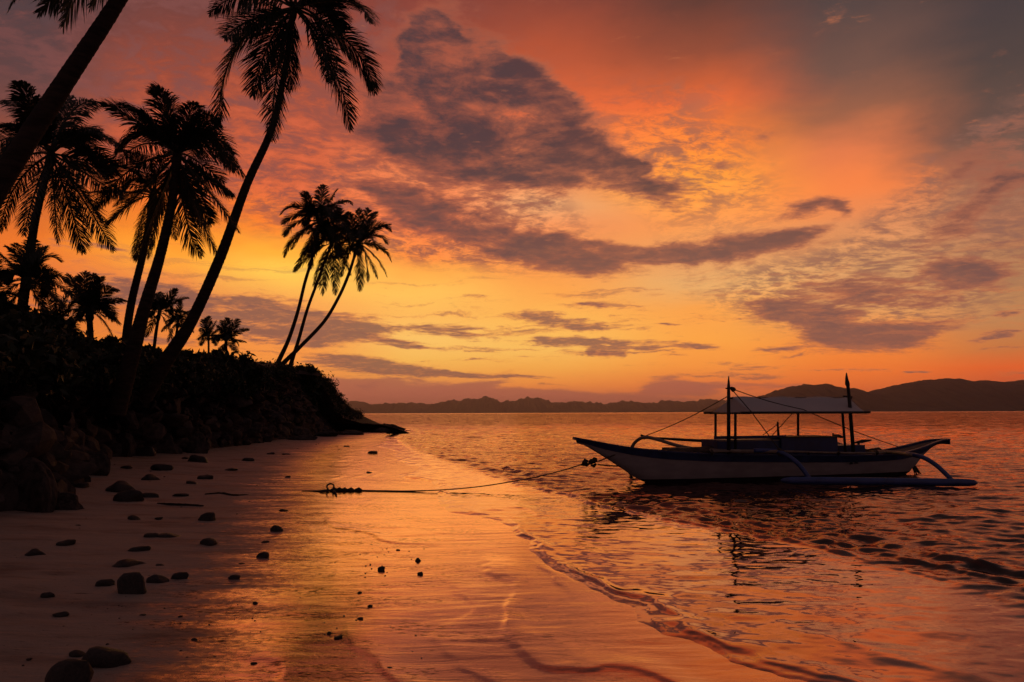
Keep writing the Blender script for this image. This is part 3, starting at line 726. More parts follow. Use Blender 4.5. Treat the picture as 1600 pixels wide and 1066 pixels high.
def pebbles():
    vs = []; fs = []; g = np.random.default_rng(5)
    def put(px, py, w):
        P = ground(px, py); k = P.y/F; r = w*k*0.5; b = len(vs); n = 6; a0 = g.random()*6
        for j in range(n):
            a = a0+j*6.283/n; rr = r*(0.7+0.6*g.random()); vs.append((P.x+rr*1.2*math.cos(a), P.y+rr*math.sin(a), P.z-0.004))
        for j in range(n):
            a = a0+j*6.283/n; rr = r*0.6*(0.7+0.6*g.random()); vs.append((P.x+rr*math.cos(a), P.y+rr*math.sin(a), P.z+r*0.45))
        for j in range(n): fs.append((b+j, b+(j+1) % n, b+n+(j+1) % n, b+n+j))
        fs.append(tuple(range(b+n, b+2*n)))
    for (cx, cy_, sx, sy, n, w) in [(545,860,45,12,60,2.6),(560,985,35,12,70,3),(540,885,40,8,40,2.6),(600,1015,30,14,25,3),(500,830,60,14,40,2),(250,770,150,30,60,2.4),(220,900,150,60,60,3),(430,950,60,50,50,2.6),(330,1010,60,30,25,3),(480,700,60,10,30,2.4),(200,960,150,40,25,3.4),(640,870,40,18,12,2.4)]:
        for _ in range(n): put(cx+g.normal()*sx, min(max(cy_+g.normal()*sy, 690), 1090), w*(0.3+1.1*g.random()**2))
    o = mesh_obj('pebbles', vs, fs, m_wetrock, smooth=False)
    tag(o, 'fine dark gravel and shell bits scattered over the sand', 'gravel', kind='stuff')
pebbles()
def stick(pts, w, label):
    P = [ground(*p)+Vector((0, 0, 0.006)) for p in pts]; P = spl(P, 5); n = len(P)
    m = MB(); m.tube(P, [w*(0.35+0.65*math.sin(math.pi*(i+0.5)/n)) * (0.8+0.4*random.random()) for i in range(n)], 6)
    tag(m.build('driftwood', m_seaweed, origin=P[0], smooth=True), label, 'driftwood', 'driftwood on the sand')
stick([(246,787),(270,789),(295,790),(318,791)], 0.03, 'long thin dark driftwood branch lying left, below the flat chip stone')
stick([(320,773),(345,772),(365,775),(388,774)], 0.035, 'dark driftwood branch lying in line left of the rope end')

# ------------------------------------------------------------------ palms
def frond_mesh(path, Ls, Lm, twist, g, n_leaf=56, w=0.045, droop=0.5, dens=1.0):
    """path: world-space points of the midrib; Lm: leaflet length; returns verts, faces"""
    path = [Vector(p) for p in path]; P = np.array([tuple(p) for p in cat([tuple(p) for p in path], 10)])
    seg = np.linalg.norm(np.diff(P, axis=0), axis=1); cum = np.concatenate([[0], np.cumsum(seg)]); L = cum[-1]
    V = []; Fc = []
    m = MB(); NP = len(P)
    m.tube([Vector(p) for p in P], [0.04*Ls*(1-0.85*i/NP)+0.004 for i in range(NP)], 5)
    V += m.v; Fc += [tuple(f) for f in m.f]
    up0 = Vector((0, 0, 1))
    for side in (-1, 1):
        for i in range(n_leaf):
            t = 0.13+0.87*(i+0.8*g.random())/n_leaf; t = min(t, 0.995); s = t*L
            k = min(np.searchsorted(cum, s)-1, NP-2); k = max(k, 0); u = (s-cum[k])/max(seg[k], 1e-6)
            p = Vector(P[k]*(1-u)+P[k+1]*u); tan = Vector(P[min(k+1, NP-1)]-P[max(k-1, 0)]).normalized()
            sd = tan.cross(up0)
            if sd.length < 0.15: sd = Vector((1, 0, 0))
            sd.normalize(); nr = sd.cross(tan).normalized()
            sdt = sd*math.cos(twist) + nr*math.sin(twist)
            env = (math.sin(math.pi*min(max((t+0.10)/1.12, 0), 1))**0.6)*(0.75 if t > .9 else 1)
            ll = Lm*env*(0.82+0.3*g.random())
            fw = 0.95+0.9*t
            d1 = (sdt*side*(1.0) + tan*fw + nr*0.15 + Vector(g.normal(size=3))*0.16).normalized()
            d2 = (d1 + Vector((0, 0, -droop*(0.7+0.7*g.random())))).normalized()
            d3 = (d2 + Vector((0, 0, -droop*1.0))).normalized()
            wv = tan*(w*0.5)
            a, b_, c_ = p, p+d1*ll*0.4, p+d1*ll*0.4+d2*ll*0.35
            e = c_+d3*ll*0.25
            bi = len(V)
            V += [tuple(a-wv*0.5), tuple(a+wv*0.5), tuple(b_-wv), tuple(b_+wv), tuple(c_-wv*0.8), tuple(c_+wv*0.8), tuple(e)]
            Fc += [(bi, bi+1, bi+3, bi+2), (bi+2, bi+3, bi+5, bi+4), (bi+4, bi+5, bi+6)]
    return V, Fc
def palm(label, D, trunk, widths, crown, fronds, Lr=1.0, auto=7, seed=0, group='coconut palms on the bank', name='palm_tree', dry=(), depth_slope=0.0, leaf=0.172, nleaf=66, lw=0.0125, dr=0.8):
    """trunk: photo points bottom->top, widths: photo diameters; crown: photo point; fronds: [(mid),(tip)]"""
    g = np.random.default_rng(100+seed); k = D/F
    T = [at(x, y, D) for x, y in trunk]
    T[0] = T[0] + (T[0]-T[1]).normalized()*0.5
    base = T[0]; root = empty(name, base, label, 'palm tree', group)
    pts = spl(T, 10); n = len(pts)
    wi = np.interp(np.linspace(0, 1, n), np.linspace(0, 1, len(widths)), widths)*k*0.5*0.61
    # ring scars: many short rings
    path = []; rad = []
    dense = 5
    for i in range(n-1):
        for j in range(dense):
            u = j/dense; path.append(pts[i].lerp(pts[i+1], u)); rr = wi[i]*(1-u)+wi[i+1]*u
            rad.append(rr*(1+0.018*math.sin((i*dense+j)*1.9)+0.05*(g.random()-.5)))
    path.append(pts[-1]); rad.append(wi[-1])
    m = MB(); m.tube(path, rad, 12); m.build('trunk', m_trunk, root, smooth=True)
    C = at(crown[0], crown[1], D)
    # leaf-base boss at the crown
    m = MB(); top = pts[-1]; ax = (C-top); 
    if ax.length < 0.05: ax = Vector((0, 0, 0.3))
    m.tube([top-ax*0.1, top+ax*0.3, C, C+ax.normalized()*0.35], [wi[-1]*1.15, wi[-1]*1.5, wi[-1]*1.25, wi[-1]*0.4], 8)
    m.build('crown_shaft', m_trunk, root, smooth=True)
    Lmax = max(math.hypot(tx-crown[0], ty-crown[1]) for _, (tx, ty) in fronds)*k*1.08
    allf = []
    for (mid, tip) in fronds:
        l2 = math.hypot(tip[0]-crown[0], tip[1]-crown[1])*k
        dz = math.sqrt(max(Lmax**2*0.8 - l2**2, 0.05*Lmax**2)); dz = min(dz, 0.75*Lmax)*(1 if g.random() < 0.5 else -1)*(0.4+0.5*g.random())
        allf.append((C, at(mid[0], mid[1], D)+Vector((0, dz*0.55, 0)), at(tip[0], tip[1], D)+Vector((0, dz, 0))))
    # compensate perspective for depth shifts
    fixed = []
    for c, mm, tt in allf:
        f2 = []
        for p in (mm, tt):
            s_ = p.y/D; f2.append(Vector((p.x*s_, p.y, CH+(p.z-CH)*s_)))
        fixed.append((c, f2[0], f2[1]))
    for a in range(auto):
        th = R(360*a/max(auto, 1)+g.random()*40); el = R(5+40*g.random()); Lf = Lmax*(0.75+0.2*g.random())
        hd = Vector((math.cos(th)*0.55, math.sin(th), 0))
        mm = C+hd*Lf*0.45*math.cos(el)+Vector((0, 0, Lf*0.42*math.sin(el)))
        tt = C+hd*Lf*0.85*math.cos(el*0.7)+Vector((0, 0, Lf*(0.35*math.sin(el)-0.25)))
        fixed.append((C, mm, tt))
    for i, (c, mm, tt) in enumerate(fixed):
        q1 = 2*mm-0.5*(c+tt)            # control so the curve passes mid at half way
        crv = [((1-u)**2)*c + 2*u*(1-u)*q1 + u*u*tt for u in np.linspace(0, 1, 6)]
        L = (tt-c).length
        V, Fc = frond_mesh(crv, Lmax/4.0, Lmax*leaf*1.3*(0.9+0.2*g.random()), g.uniform(-0.75, 0.95), g, int(nleaf*1.8), w=Lmax*lw, droop=(0.2+0.45*g.random())*dr)
        V = [tuple(Vector(v)-base) for v in V]
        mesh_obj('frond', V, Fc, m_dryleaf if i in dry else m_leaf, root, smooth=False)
    return root

palm('tall slender palm leaning right with its drooping crown at the top of the picture', 22, [(228,615),(262,560),(300,500),(345,400),(385,290),(425,200),(447,100),(457,30)], [46,36,29,26,21,18,15,14], (460,12),
 [((385,-8),(327,22)),((392,52),(356,88)),((372,72),(341,190)),((432,120),(427,220)),((520,105),(548,203)),((548,70),(586,146)),((540,2),(582,37)),((405,-70),(360,-90)),((470,-110),(450,-160)),((540,-60),(590,-70)),((395,30),(350,60)),((500,60),(515,130)),((420,70),(395,150)),((425,-30),(380,20)),((510,-20),(560,10)),((450,60),(455,140)),((380,-40),(322,-20)),((500,30),(555,100))], seed=1, auto=2)
palm('thick palm leaning right with a full round crown, second trunk from the tall slender one', 19, [(188,620),(205,560),(226,480),(250,400),(268,320),(275,262)], [48,38,30,25,22,18], (277,240),
 [((262,185),(252,138)),((248,205),(224,173)),((215,190),(162,161)),((290,195),(304,160)),((312,200),(339,184)),((332,232),(383,275)),((318,272),(362,303)),((332,306),(373,362)),((312,338),(341,398)),((292,345),(315,400)),((225,225),(180,260)),((220,300),(163,352)),((240,330),(211,407)),((250,320),(235,390)),((205,265),(150,325)),((265,200),(270,150)),((235,190),(200,168)),((325,215),(365,238)),((300,300),(330,350)),((305,250),(350,285))], seed=2, auto=2)
palm('palm with a wide spreading crown behind the big leaning trunk', 22, [(10,600),(28,520),(42,430),(54,350),(68,290),(76,262)], [30,26,22,19,17,15], (80,240),
 [((52,175),(37,128)),((115,172),(160,160)),((140,208),(198,243)),((35,168),(0,162)),((130,250),(182,262)),((135,320),(178,392)),((112,330),(130,395)),((55,300),(38,368)),((25,290),(0,362)),((90,190),(110,150)),((25,215),(-20,235)),((120,290),(160,345)),((60,190),(75,150)),((85,310),(90,380)),((30,250),(-15,300)),((105,215),(155,205)),((45,205),(5,195)),((140,275),(195,310))], seed=3, auto=2)
palm('thin palm with a ragged drooping crown just left of the thick palm', 23, [(186,620),(192,570),(204,480),(224,395),(236,330)], [24,21,19,17,15], (240,305),
 [((195,290),(148,330)),((200,320),(165,355)),((222,340),(211,407)),((238,350),(231,405)),((205,265),(170,270)),((222,260),(200,235)),((260,330),(275,375)),((190,300),(140,300)),((280,300),(320,330)),((250,260),(265,235)),((210,300),(178,322))], seed=4, auto=2, dry=(2,))
palm('left palm of the three on the headland, its trunk almost straight', 54, [(428,586),(431,574),(450,533),(465,488),(476,443),(486,409),(497,362)], [15,13,10,9,8,8,7], (500,346),
 [((466,322),(437,336)),((463,348),(444,370)),((460,372),(444,402)),((502,315),(503,289)),((515,315),(526,297)),((530,316),(551,320)),((525,335),(545,350)),((476,395),(458,424)),((485,320),(478,300)),((520,370),(530,400)),((490,380),(485,420)),((470,335),(440,350)),((535,350),(552,380)),((475,360),(455,390))], seed=5, auto=5, group='three palms on the headland', nleaf=36, leaf=0.165, lw=0.024, dr=0.6)
palm('middle palm of the three on the headland, lowest crown with rusty hanging fronds', 55, [(450,588),(453,574),(466,533),(480,484),(495,443),(507,409),(514,392)], [12,11,9,8,7,7,6], (518,380),
 [((500,410),(491,450)),((508,420),(504,462)),((522,415),(524,461)),((490,395),(460,425)),((500,360),(480,365)),((525,350),(530,325)),((545,375),(560,400)),((535,400),(548,430)),((498,375),(470,400)),((540,360),(560,365)),((505,355),(495,335))], seed=6, auto=5, dry=(0,1,3), group='three palms on the headland', nleaf=36, leaf=0.165, lw=0.024, dr=0.6)
palm('right palm of the three on the headland, its trunk bowed far over to the right', 54, [(428,590),(437,574),(469,542),(506,503),(529,465),(544,431),(554,400)], [15,13,10,9,8,8,7], (559,381),
 [((560,350),(560,326)),((578,348),(588,331)),((590,352),(612,362)),((588,368),(606,382)),((592,385),(612,409)),((585,400),(605,433)),((577,405),(590,436)),((562,420),(562,455)),((550,350),(544,331)),((540,400),(533,432)),((535,370),(515,380)),((545,385),(520,405)),((570,395),(575,440)),((585,360),(610,350)),((572,345),(575,325)),((540,360),(522,350))], seed=7, auto=5, group='three palms on the headland', nleaf=36, leaf=0.165, lw=0.024, dr=0.6)
palm('short bushy palm low between the left palm and the thin palm', 25, [(142,545),(141,520),(140,500)], [16,15,14], (140,488),
 [((132,452),(134,424)),((150,450),(160,432)),((165,455),(182,454)),((172,470),(198,470)),((118,450),(106,428)),((165,490),(188,505)),((110,485),(85,505)),((145,455),(148,428)),((118,500),(95,530)),((160,500),(178,530)),((120,465),(98,455)),((128,455),(120,432))], seed=8, auto=7, nleaf=48, leaf=0.2, lw=0.022, dr=0.6)
palm('palm with upright feathery fronds at the left edge, in front of the undergrowth', 20, [(38,560),(37,500),(40,455)], [18,16,15], (42,440),
 [((32,405),(25,380)),((65,405),(96,408)),((75,425),(112,445)),((20,415),(-5,392)),((48,405),(52,372)),((15,440),(-15,455)),((70,450),(100,480)),((60,470),(75,510)),((20,470),(0,505)),((35,410),(10,385)),((58,405),(72,385)),((80,440),(120,470)),((10,455),(-25,490))], seed=9, auto=7, nleaf=48, leaf=0.2, lw=0.022, dr=0.6)
palm('small palm seen between the thick trunk and the tall slender trunk', 34, [(240,552),(243,525),(247,500)], [8,8,7], (249,488),
 [((252,470),(251,456)),((263,468),(276,451)),((272,472),(294,465)),((275,485),(300,493)),((236,474),(224,470)),((262,510),(271,537)),((238,505),(228,527)),((268,498),(290,515)),((235,490),(215,500)),((245,470),(238,458))], seed=10, auto=5, nleaf=34, leaf=0.19, lw=0.028, dr=0.6, group='young palms on the bank')
palm('small drooping palm leaning on the tall slender trunk', 36, [(274,552),(275,530),(277,512)], [7,7,6], (278,502),
 [((280,485),(282,470)),((288,490),(299,485)),((290,505),(303,520)),((268,490),(258,486)),((270,515),(262,535)),((285,515),(290,535)),((266,505),(252,518)),((288,498),(305,505))], seed=11, auto=5, nleaf=34, leaf=0.19, lw=0.028, dr=0.6, group='young palms on the bank')
palm('left seedling palm of the pair against the bright cloud gap', 40, [(326,560),(326,545),(326,532)], [6,5,5], (326,528),
 [((320,512),(316,499)),((326,512),(326,494)),((332,512),(338,501)),((334,520),(342,514)),((318,520),(312,513)),((332,530),(338,540)),((319,530),(313,540)),((322,512),(321,497))], seed=12, auto=5, nleaf=30, leaf=0.2, lw=0.03, dr=0.5, group='young palms on the bank')
palm('right seedling palm of the pair, wider and fuller', 40, [(355,565),(354,550),(353,540)], [7,6,6], (353,534),
 [((346,520),(340,509)),((354,515),(355,497)),((364,514),(373,499)),((370,520),(389,514)),((370,532),(384,534)),((343,528),(335,524)),((348,545),(344,556)),((362,540),(372,552)),((358,512),(363,499)),((349,515),(347,501))], seed=13, auto=5, nleaf=32, leaf=0.2, lw=0.03, dr=0.5, group='young palms on the bank')
palm('low palm with arching fronds, right of the feathery one at the left edge', 21, [(92,580),(90,550),(88,525)], [15,14,13], (88,512),
 [((70,480),(52,462)),((88,475),(86,450)),((108,480),(126,462)),((118,500),(142,505)),((112,520),(132,540)),((64,500),(40,505)),((66,522),(48,545)),((98,475),(108,452)),((78,478),(68,452)),((88,530),(90,560))], seed=15, auto=5, nleaf=48, leaf=0.2, lw=0.022, dr=0.6)
palm('palm half out of the picture on the left, low among the undergrowth', 17, [(-42,590),(-36,540),(-30,500)], [22,20,18], (-28,480),
 [((-10,440),(14,425)),((-35,440),(-40,410)),((5,460),(38,470)),((10,490),(36,525)),((-60,460),(-90,460)),((-5,500),(5,540)),((-15,432),(-5,402)),((-60,500),(-80,530)),((12,475),(45,495))], seed=16, auto=5, nleaf=48, leaf=0.2, lw=0.022, dr=0.6)
palm('big leaning palm trunk crossing the top left corner, its crown out of view', 9.5, [(-175,600),(-95,450),(10,270),(100,130),(185,0),(245,-110),(280,-190)], [74,64,54,47,38,34,30], (290,-215),
 [((190,-160),(98,42)),((230,-150),(140,12)),((150,-220),(20,-10)),((130,-140),(14,14)),((330,-300),(380,-250)),((400,-280),(470,-140)),((220,-350),(120,-330)),((300,-380),(290,-430)),((170,-260),(60,-140)),((370,-230),(420,-130)),((200,-130),(60,20))], seed=14, auto=5, leaf=0.16, nleaf=64)

# ------------------------------------------------------------------ shrubs and undergrowth on the bank
def leaves(centers, rad, n, size, g, flat=0.75):
    C = np.array(centers); idx = g.integers(0, len(C), n)
    d = g.normal(size=(n, 3)); d /= np.linalg.norm(d, axis=1)[:, None]
    r = rad[idx]*(g.random(n)**0.45)
    p = C[idx] + d*r[:, None]*np.array([1, 1, flat])
    a = g.normal(size=(n, 3)); a /= np.linalg.norm(a, axis=1)[:, None]; b = np.cross(a, g.normal(size=(n, 3))); b /= np.linalg.norm(b, axis=1)[:, None]
    s = size*(0.6+0.8*g.random(n))[:, None]
    V = np.stack([p-a*s, p+b*s*0.42, p+a*s, p-b*s*0.42], 1).reshape(-1, 3)
    return V, np.arange(n*4).reshape(-1, 4)
def shrub(label, D, blobs, n, size, seed, group='shrubs along the top of the bank'):
    g = np.random.default_rng(seed); C = []; rad = []
    for (x, y, r) in blobs:
        P = at(x, y, D); k = D/F
        for j in range(7):
            o = g.normal(size=3)*np.array([.45, .6, .35])*r*k; C.append((P.x+o[0], P.y+o[1], P.z+o[2])); rad.append(r*k*(0.35+0.4*g.random()))
    C = np.array(C); rad = np.array(rad)
    base = Vector((C[:, 0].mean(), C[:, 1].mean(), C[:, 2].min()-0.6))
    root = empty('shrub', base, label, 'shrub', group)
    V, Fc = leaves(C, rad, n, size, g)
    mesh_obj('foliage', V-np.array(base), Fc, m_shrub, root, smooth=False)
    m = MB()
    for c in C[::2]: m.tube([base, base.lerp(Vector(c), .5)+Vector((0, 0, .1)), Vector(c)], [0.05, 0.03, 0.012], 5)
    m.build('stem', m_trunk, root)
shrub('rounded leafy shrub on the edge of the headland under the three palms', 55, [(445,594,28),(470,590,28),(480,598,20),(484,620,16),(430,608,24),(462,612,28),(415,600,20),(478,578,14)], 7000, 0.20, 21)
shrub('dark shrub below the right seedling palm', 34, [(350,575,26),(375,588,20),(325,570,22),(300,568,20),(385,600,20),(335,590,28)], 5200, 0.17, 22)
shrub('shrub at the foot of the tall slender palm on its left', 27, [(250,560,18),(225,556,16),(205,575,22),(270,575,20),(240,580,24)], 4600, 0.14, 23)
shrub('leafy shrub between the thick palm and the short bushy palm', 24, [(170,550,26),(140,550,24),(195,560,18),(155,575,26),(110,545,20)], 4600, 0.14, 24)
shrub('dense shrub under the feathery palm at the left edge', 19, [(20,505,36),(60,520,32),(-20,500,38),(-50,480,30),(5,480,22),(90,545,26),(40,570,34)], 5200, 0.12, 25)
shrub('low scrub clinging to the bank left of the round boulder', 16, [(10,575,28),(70,580,24),(-40,570,30),(120,588,18)], 3600, 0.09, 26)
shrub('low scrub at the bank edge right of the tall slender trunk', 30, [(300,595,18),(340,605,16),(265,598,16),(375,610,16)], 3000, 0.13, 27)
shrub('shrub on the slope beneath the pale hut panel', 44, [(400,612,20),(430,630,18),(380,622,18),(415,598,12)], 3000, 0.17, 28)
shrub('tufted scrub on the headland slope above the spit', 56, [(488,628,10),(500,642,7),(470,640,14)], 1500, 0.16, 29)
def undergrowth():
    g = np.random.default_rng(31); N, K, _ = BANK.shape
    ii = g.integers(0, int(N*0.86), 2200); jj = g.integers(BM-9, BM+9, 2200)
    C = BANK[ii, jj]; up = np.zeros_like(C); up[:, 2] = 0.15+0.45*g.random(len(C))+0.8*(g.random(len(C)) < 0.07)*g.random(len(C)); C = C+up
    rad = 0.25+0.45*g.random(len(C))
    V, Fc = leaves(C, rad, 80000, 0.11, g, 0.8)
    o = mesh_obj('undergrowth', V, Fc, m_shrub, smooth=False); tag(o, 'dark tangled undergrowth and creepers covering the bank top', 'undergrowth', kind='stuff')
undergrowth()

# ------------------------------------------------------------------ hut behind the shrubs
def hut():
    D = 50; base = at(405, 600, D)
    root = empty('beach_hut', base, 'low hut with a dark sloping roof and pale end panel half hidden by shrubs', 'hut')
    m = MB()
    a, b, c, d = at(366, 561, D), at(436, 577, D), at(440, 582, D), at(372, 570, D)
    off = Vector((1.5, 5, 0))
    v = [a, b, c, d]; m.add([p for p in v]+[p+off for p in v], [(0,1,2,3),(7,6,5,4),(0,4,5,1),(1,5,6,2),(2,6,7,3),(3,7,4,0)])
    m.build('roof', m_roof, root)
    m = MB(); v = [at(376, 571, D+.15), at(412, 579, D+.15), at(416, 606, D+.15), at(376, 606, D+.15)]; off = Vector((1.2, 4.2, 0))
    m.add([p for p in v]+[p+off for p in v], [(0,1,2,3),(7,6,5,4),(0,4,5,1),(1,5,6,2),(2,6,7,3),(3,7,4,0)]); m.build('wall', m_wall, root)
hut()

# ------------------------------------------------------------------ the outrigger boat
BA = R(15); bx = Vector((math.cos(BA), math.sin(BA), 0)); bn = Vector((math.sin(BA), -math.cos(BA), 0))
B0 = Vector((100/F*15.3, 15.3, 0))
def s_of(px, n_off=0.0):                 # station along the keel seen at photo column px
    k = (px-800)/F; o = B0 + bn*n_off
    return (k*o.y - o.x)/(bx.x - k*bx.y)
def bp(px, py, n_off=0.0):               # point on the boat's length plane (offset to the near side)
    P = B0 + bn*n_off + bx*s_of(px, n_off); return at(px, py, P.y)
def build_boat():
    root = empty('outrigger_boat', B0 + bx*5, 'white and blue wooden outrigger boat with a canopy, moored in the shallows', 'boat')
    hw_px = [(900,.05),(925,.12),(960,.24),(1004,.36),(1060,.47),(1130,.54),(1230,.56),(1320,.50),(1380,.42),(1430,.27),(1470,.10)]
    def hw(px): return float(np.interp(px, [p[0] for p in hw_px], [p[1] for p in hw_px]))
    gun = [(900,682.5),(936,690.6),(970,697),(1004,701.5),(1038,705),(1105,708),(1170,709),(1234,709),(1312,710),(1369,709.5),(1403,706),(1436,698),(1470,687)]
    band = [(900,687),(936,700),(970,708),(1004,714),(1038,717.5),(1105,720.5),(1170,721),(1234,721.5),(1312,721.5),(1369,720),(1403,717),(1436,709),(1470,693)]
    keel = [(900,687.5),(925,700),(947,714),(970,729),(992,744.5),(1006,754),(1040,764),(1100,768),(1234,768),(1340,762),(1400,752),(1427,738),(1440,718),(1455,704),(1470,694)]
    # work in (station, height) space
    def zc(curve, s):
        ss = [s_of(p[0], 0.3) for p in curve]; zz = [bp(p[0], p[1], 0.3).z for p in curve]
        return float(np.interp(s, ss, zz))
    s0 = s_of(900); s1 = s_of(1470); NS = 64
    st = [s0+(s1-s0)*i/(NS-1) for i in range(NS)]
    pxs = [p[0] for p in hw_px]; hs = [s_of(p) for p in pxs]; hv = [p[1] for p in hw_px]
    ker = lambda f: [0.25*f[max(i-1, 0)]+0.5*f[i]+0.25*f[min(i+1, NS-1)] for i in range(NS)]
    G = ker(ker([zc(gun, s) for s in st])); Bd = ker(ker([zc(band, s) for s in st])); Kz = ker([zc(keel, s) for s in st]); Hw = ker([float(np.interp(s, hs, hv)) for s in st])
    for i in range(NS): Bd[i] = min(Bd[i], G[i]-0.03); Kz[i] = min(Kz[i], Bd[i]-0.03)
    G = [g for g in G]
    WLZ = [max(0.075+0.0*i, Kz[i]) for i in range(NS)]
    def strip(name, rows, mt, close=False):
        v = []; f = []; n = len(rows[0])
        for r in rows: v += r
        for i in range(len(rows)-1):
            for j in range(n-1): f.append((i*n+j, i*n+j+1, (i+1)*n+j+1, (i+1)*n+j))
        m = MB(); m.add(v, f); return m
    def P(i, off, z): return B0 + bx*st[i] + bn*off + Vector((0, 0, z))
    def w_at(i, z):                      # section: flared, rounding in to the keel
        h = max(G[i]-Kz[i], 1e-3); u = min(max((z-Kz[i])/h, 0), 1)
        return Hw[i]*(0.04+0.96*(u**0.42))*(0.93+0.07*u)
    for sgn in (1, -1):
        pass
    # hull bottom (black), topsides (white), sheer band (blue): each both sides, keel to gunwale
    def shell(z_lo, z_hi, n, off=0.0):
        rows = []
        for i in range(NS):
            lo, hi = z_lo[i], z_hi[i]; r = []
            for sg in (1, -1):
                zs = [lo+(hi-lo)*k/(n-1) for k in range(n)]
                if sg == 1: zs = zs[::-1]
                r += [P(i, sg*(w_at(i, z)+off), z) for z in zs]
            rows.append(r)
        return rows
    def split_strip(rows, n, mt, name, parent):
        m = MB()
        for a, b in ((0, n), (n, 2*n)):
            sub = [r[a:b] for r in rows]; mm = strip(name, sub, mt); m.add(mm.v, mm.f)
        return m
    wl = [max(0.10, Kz[i]) for i in range(NS)]; wl = [min(w, Bd[i]-0.01) for i, w in enumerate(wl)]
    rows = shell(Kz, wl, 5); m = strip('h', rows, m_black); 
    hull = split_strip(shell(wl, Bd, 8), 8, m_white, 'hull', root).build('hull', m_white, root, smooth=True)
    mo = m.build('hull_bottom', m_black, root, smooth=True)
    # sheer band proud of hull
    rows = []
    for i in range(NS):
        wg = w_at(i, G[i]); wb = w_at(i, Bd[i])
        rows.append([P(i, wb+.004, Bd[i]-.004), P(i, wb+.022, Bd[i]), P(i, wg+.03, G[i]-.03), P(i, wg+.045, G[i]-.028), P(i, wg+.045, G[i]+.004), P(i, wg-.03, G[i]+.004), P(i, wg-.035, G[i]-.10)])
    rows2 = []
    for i in range(NS):
        wg = w_at(i, G[i]); wb = w_at(i, Bd[i])
        rows2.append([P(i, -(wb+.004), Bd[i]-.004), P(i, -(wb+.022), Bd[i]), P(i, -(wg+.03), G[i]-.03), P(i, -(wg+.045), G[i]-.028), P(i, -(wg+.045), G[i]+.004), P(i, -(wg-.03), G[i]+.004), P(i, -(wg-.035), G[i]-.10)])
    m = strip('b', rows, None); m2 = strip('b', rows2, None); m.add(m2.v, m2.f)
    # stem and stern caps
    m.box(P(0, 0, G[0]-.02), (0.16, 0.14, 0.06), Matrix.Rotation(BA, 3, 'Z') @ Matrix.Rotation(R(12), 3, 'Y'))
    m.build('sheer_plank', m_blue, root)
    # transom plate at stern
    m = MB(); i = NS-1; m.box(P(i, 0, (G[i]+Kz[i])/2), (0.03, 2*Hw[i]+.04, G[i]-Kz[i]+.02), Matrix.Rotation(BA, 3, 'Z')); m.build('transom', m_blue, root)
    # deck
    rows = [[P(i, w_at(i, G[i])-.03, G[i]-.05+.0), P(i, 0, G[i]-.03), P(i, -w_at(i, G[i])+.03, G[i]-.05)] for i in range(1, NS-1)]
    strip('d', rows, None).build('deck', m_wood, root)
    # cabin boxes
    def box_px(name, x0, x1, yt, yb, near, width, mt, par=root, nm=None):
        a = s_of(x0, near); b = s_of(x1, near); mid = bp((x0+x1)/2, yt, near); mid2 = bp((x0+x1)/2, yb, near)
        c = B0+bx*((a+b)/2)+bn*(near-width/2); zt, zb = mid.z, mid2.z
        m = MB(); m.box((c.x, c.y, (zt+zb)/2), (b-a, width, zt-zb), Matrix.Rotation(BA, 3, 'Z')); return m, (a, b, zt, zb, near, width)
    m, _ = box_px('engine_box', 1216, 1303, 684, 709, 0.42, 0.8, m_blue); eb = m.build('engine_box', m_blue, root)
    m, _ = box_px('lid', 1213, 1306, 682.3, 684.3, 0.45, 0.86, m_blue); m.build('box_lid', m_dark, eb)
    for x in (1238, 1262, 1284):
        pass
    m, _ = box_px('forward_box', 1117, 1225, 687, 709, 0.36, 0.7, m_blue); fb = m.build('seat_box', m_blue, root)
    m, _ = box_px('rail', 1114, 1224, 681, 685.5, 0.40, 0.06, m_blue); m.build('seat_rail', m_blue, fb)
    m, _ = box_px('rail', 1114, 1224, 681, 685.5, -0.36, 0.06, m_blue); m.build('seat_rail', m_blue, fb)
    m, _ = box_px('plank', 1119, 1222, 687.8, 689.3, 0.37, 0.12, m_white); m.build('seat_edge', m_bamboo, fb)
    m, _ = box_px('aft_box', 1304, 1345, 696, 709, 0.25, 0.5, m_blue); m.build('aft_box', m_blue, root)
    m, _ = box_px('fore_hatch', 1045, 1113, 700, 706, 0.22, 0.44, m_wood); m.build('fore_hatch', m_wood, root)
    for (x0, y0, x1, y1, no) in ((1040,704,1112,699,0.15), (1075,700,1118,703,-.1)):
        m = MB(); m.tube([bp(x0, y0, no), bp(x1, y1, no)], 0.03, 6); m.build('deck_pole', m_wood, root, smooth=True)
    # canopy frame: posts, eave rails, ridge; tarpaulin
    W = 0.78
    zE = bp(1240, 643.5, W).z; zR = bp(1235, 620.5, 0).z
    sF = s_of(1170, W); sB = s_of(1349, W); sRF = s_of(1143, 0)+.0; sRB = s_of(1323, 0)
    def Q(s, n, z): return B0+bx*s+bn*n+Vector((0, 0, z))
    eF = sF; eB = sB
    # cloth: hipped roof with sag, front gable sheet
    nx = 26; ny = 14; rows = []
    for i in range(nx+1):
        u = i/nx; row = []
        for j in range(ny+1):
            v = -1+2*j/ny; av = abs(v)
            s_e = eF+(eB-eF)*u; s_r = sRF+(sRB-sRF)*u
            s = s_r*(1-av)+s_e*av
            z = zR*(1-av)+zE*av - 0.05*math.sin(math.pi*av)*(1-0.3*math.cos(6*math.pi*u)) + 0.012*math.sin(u*19+v*5)
            row.append(Q(s, v*W, z))
        rows.append(row)
    m = strip('t', rows, None); 
    cv = m.build('canopy', m_tarp, root, smooth=True)
    so_ = cv.modifiers.new('t', 'SOLIDIFY'); so_.thickness = 0.006
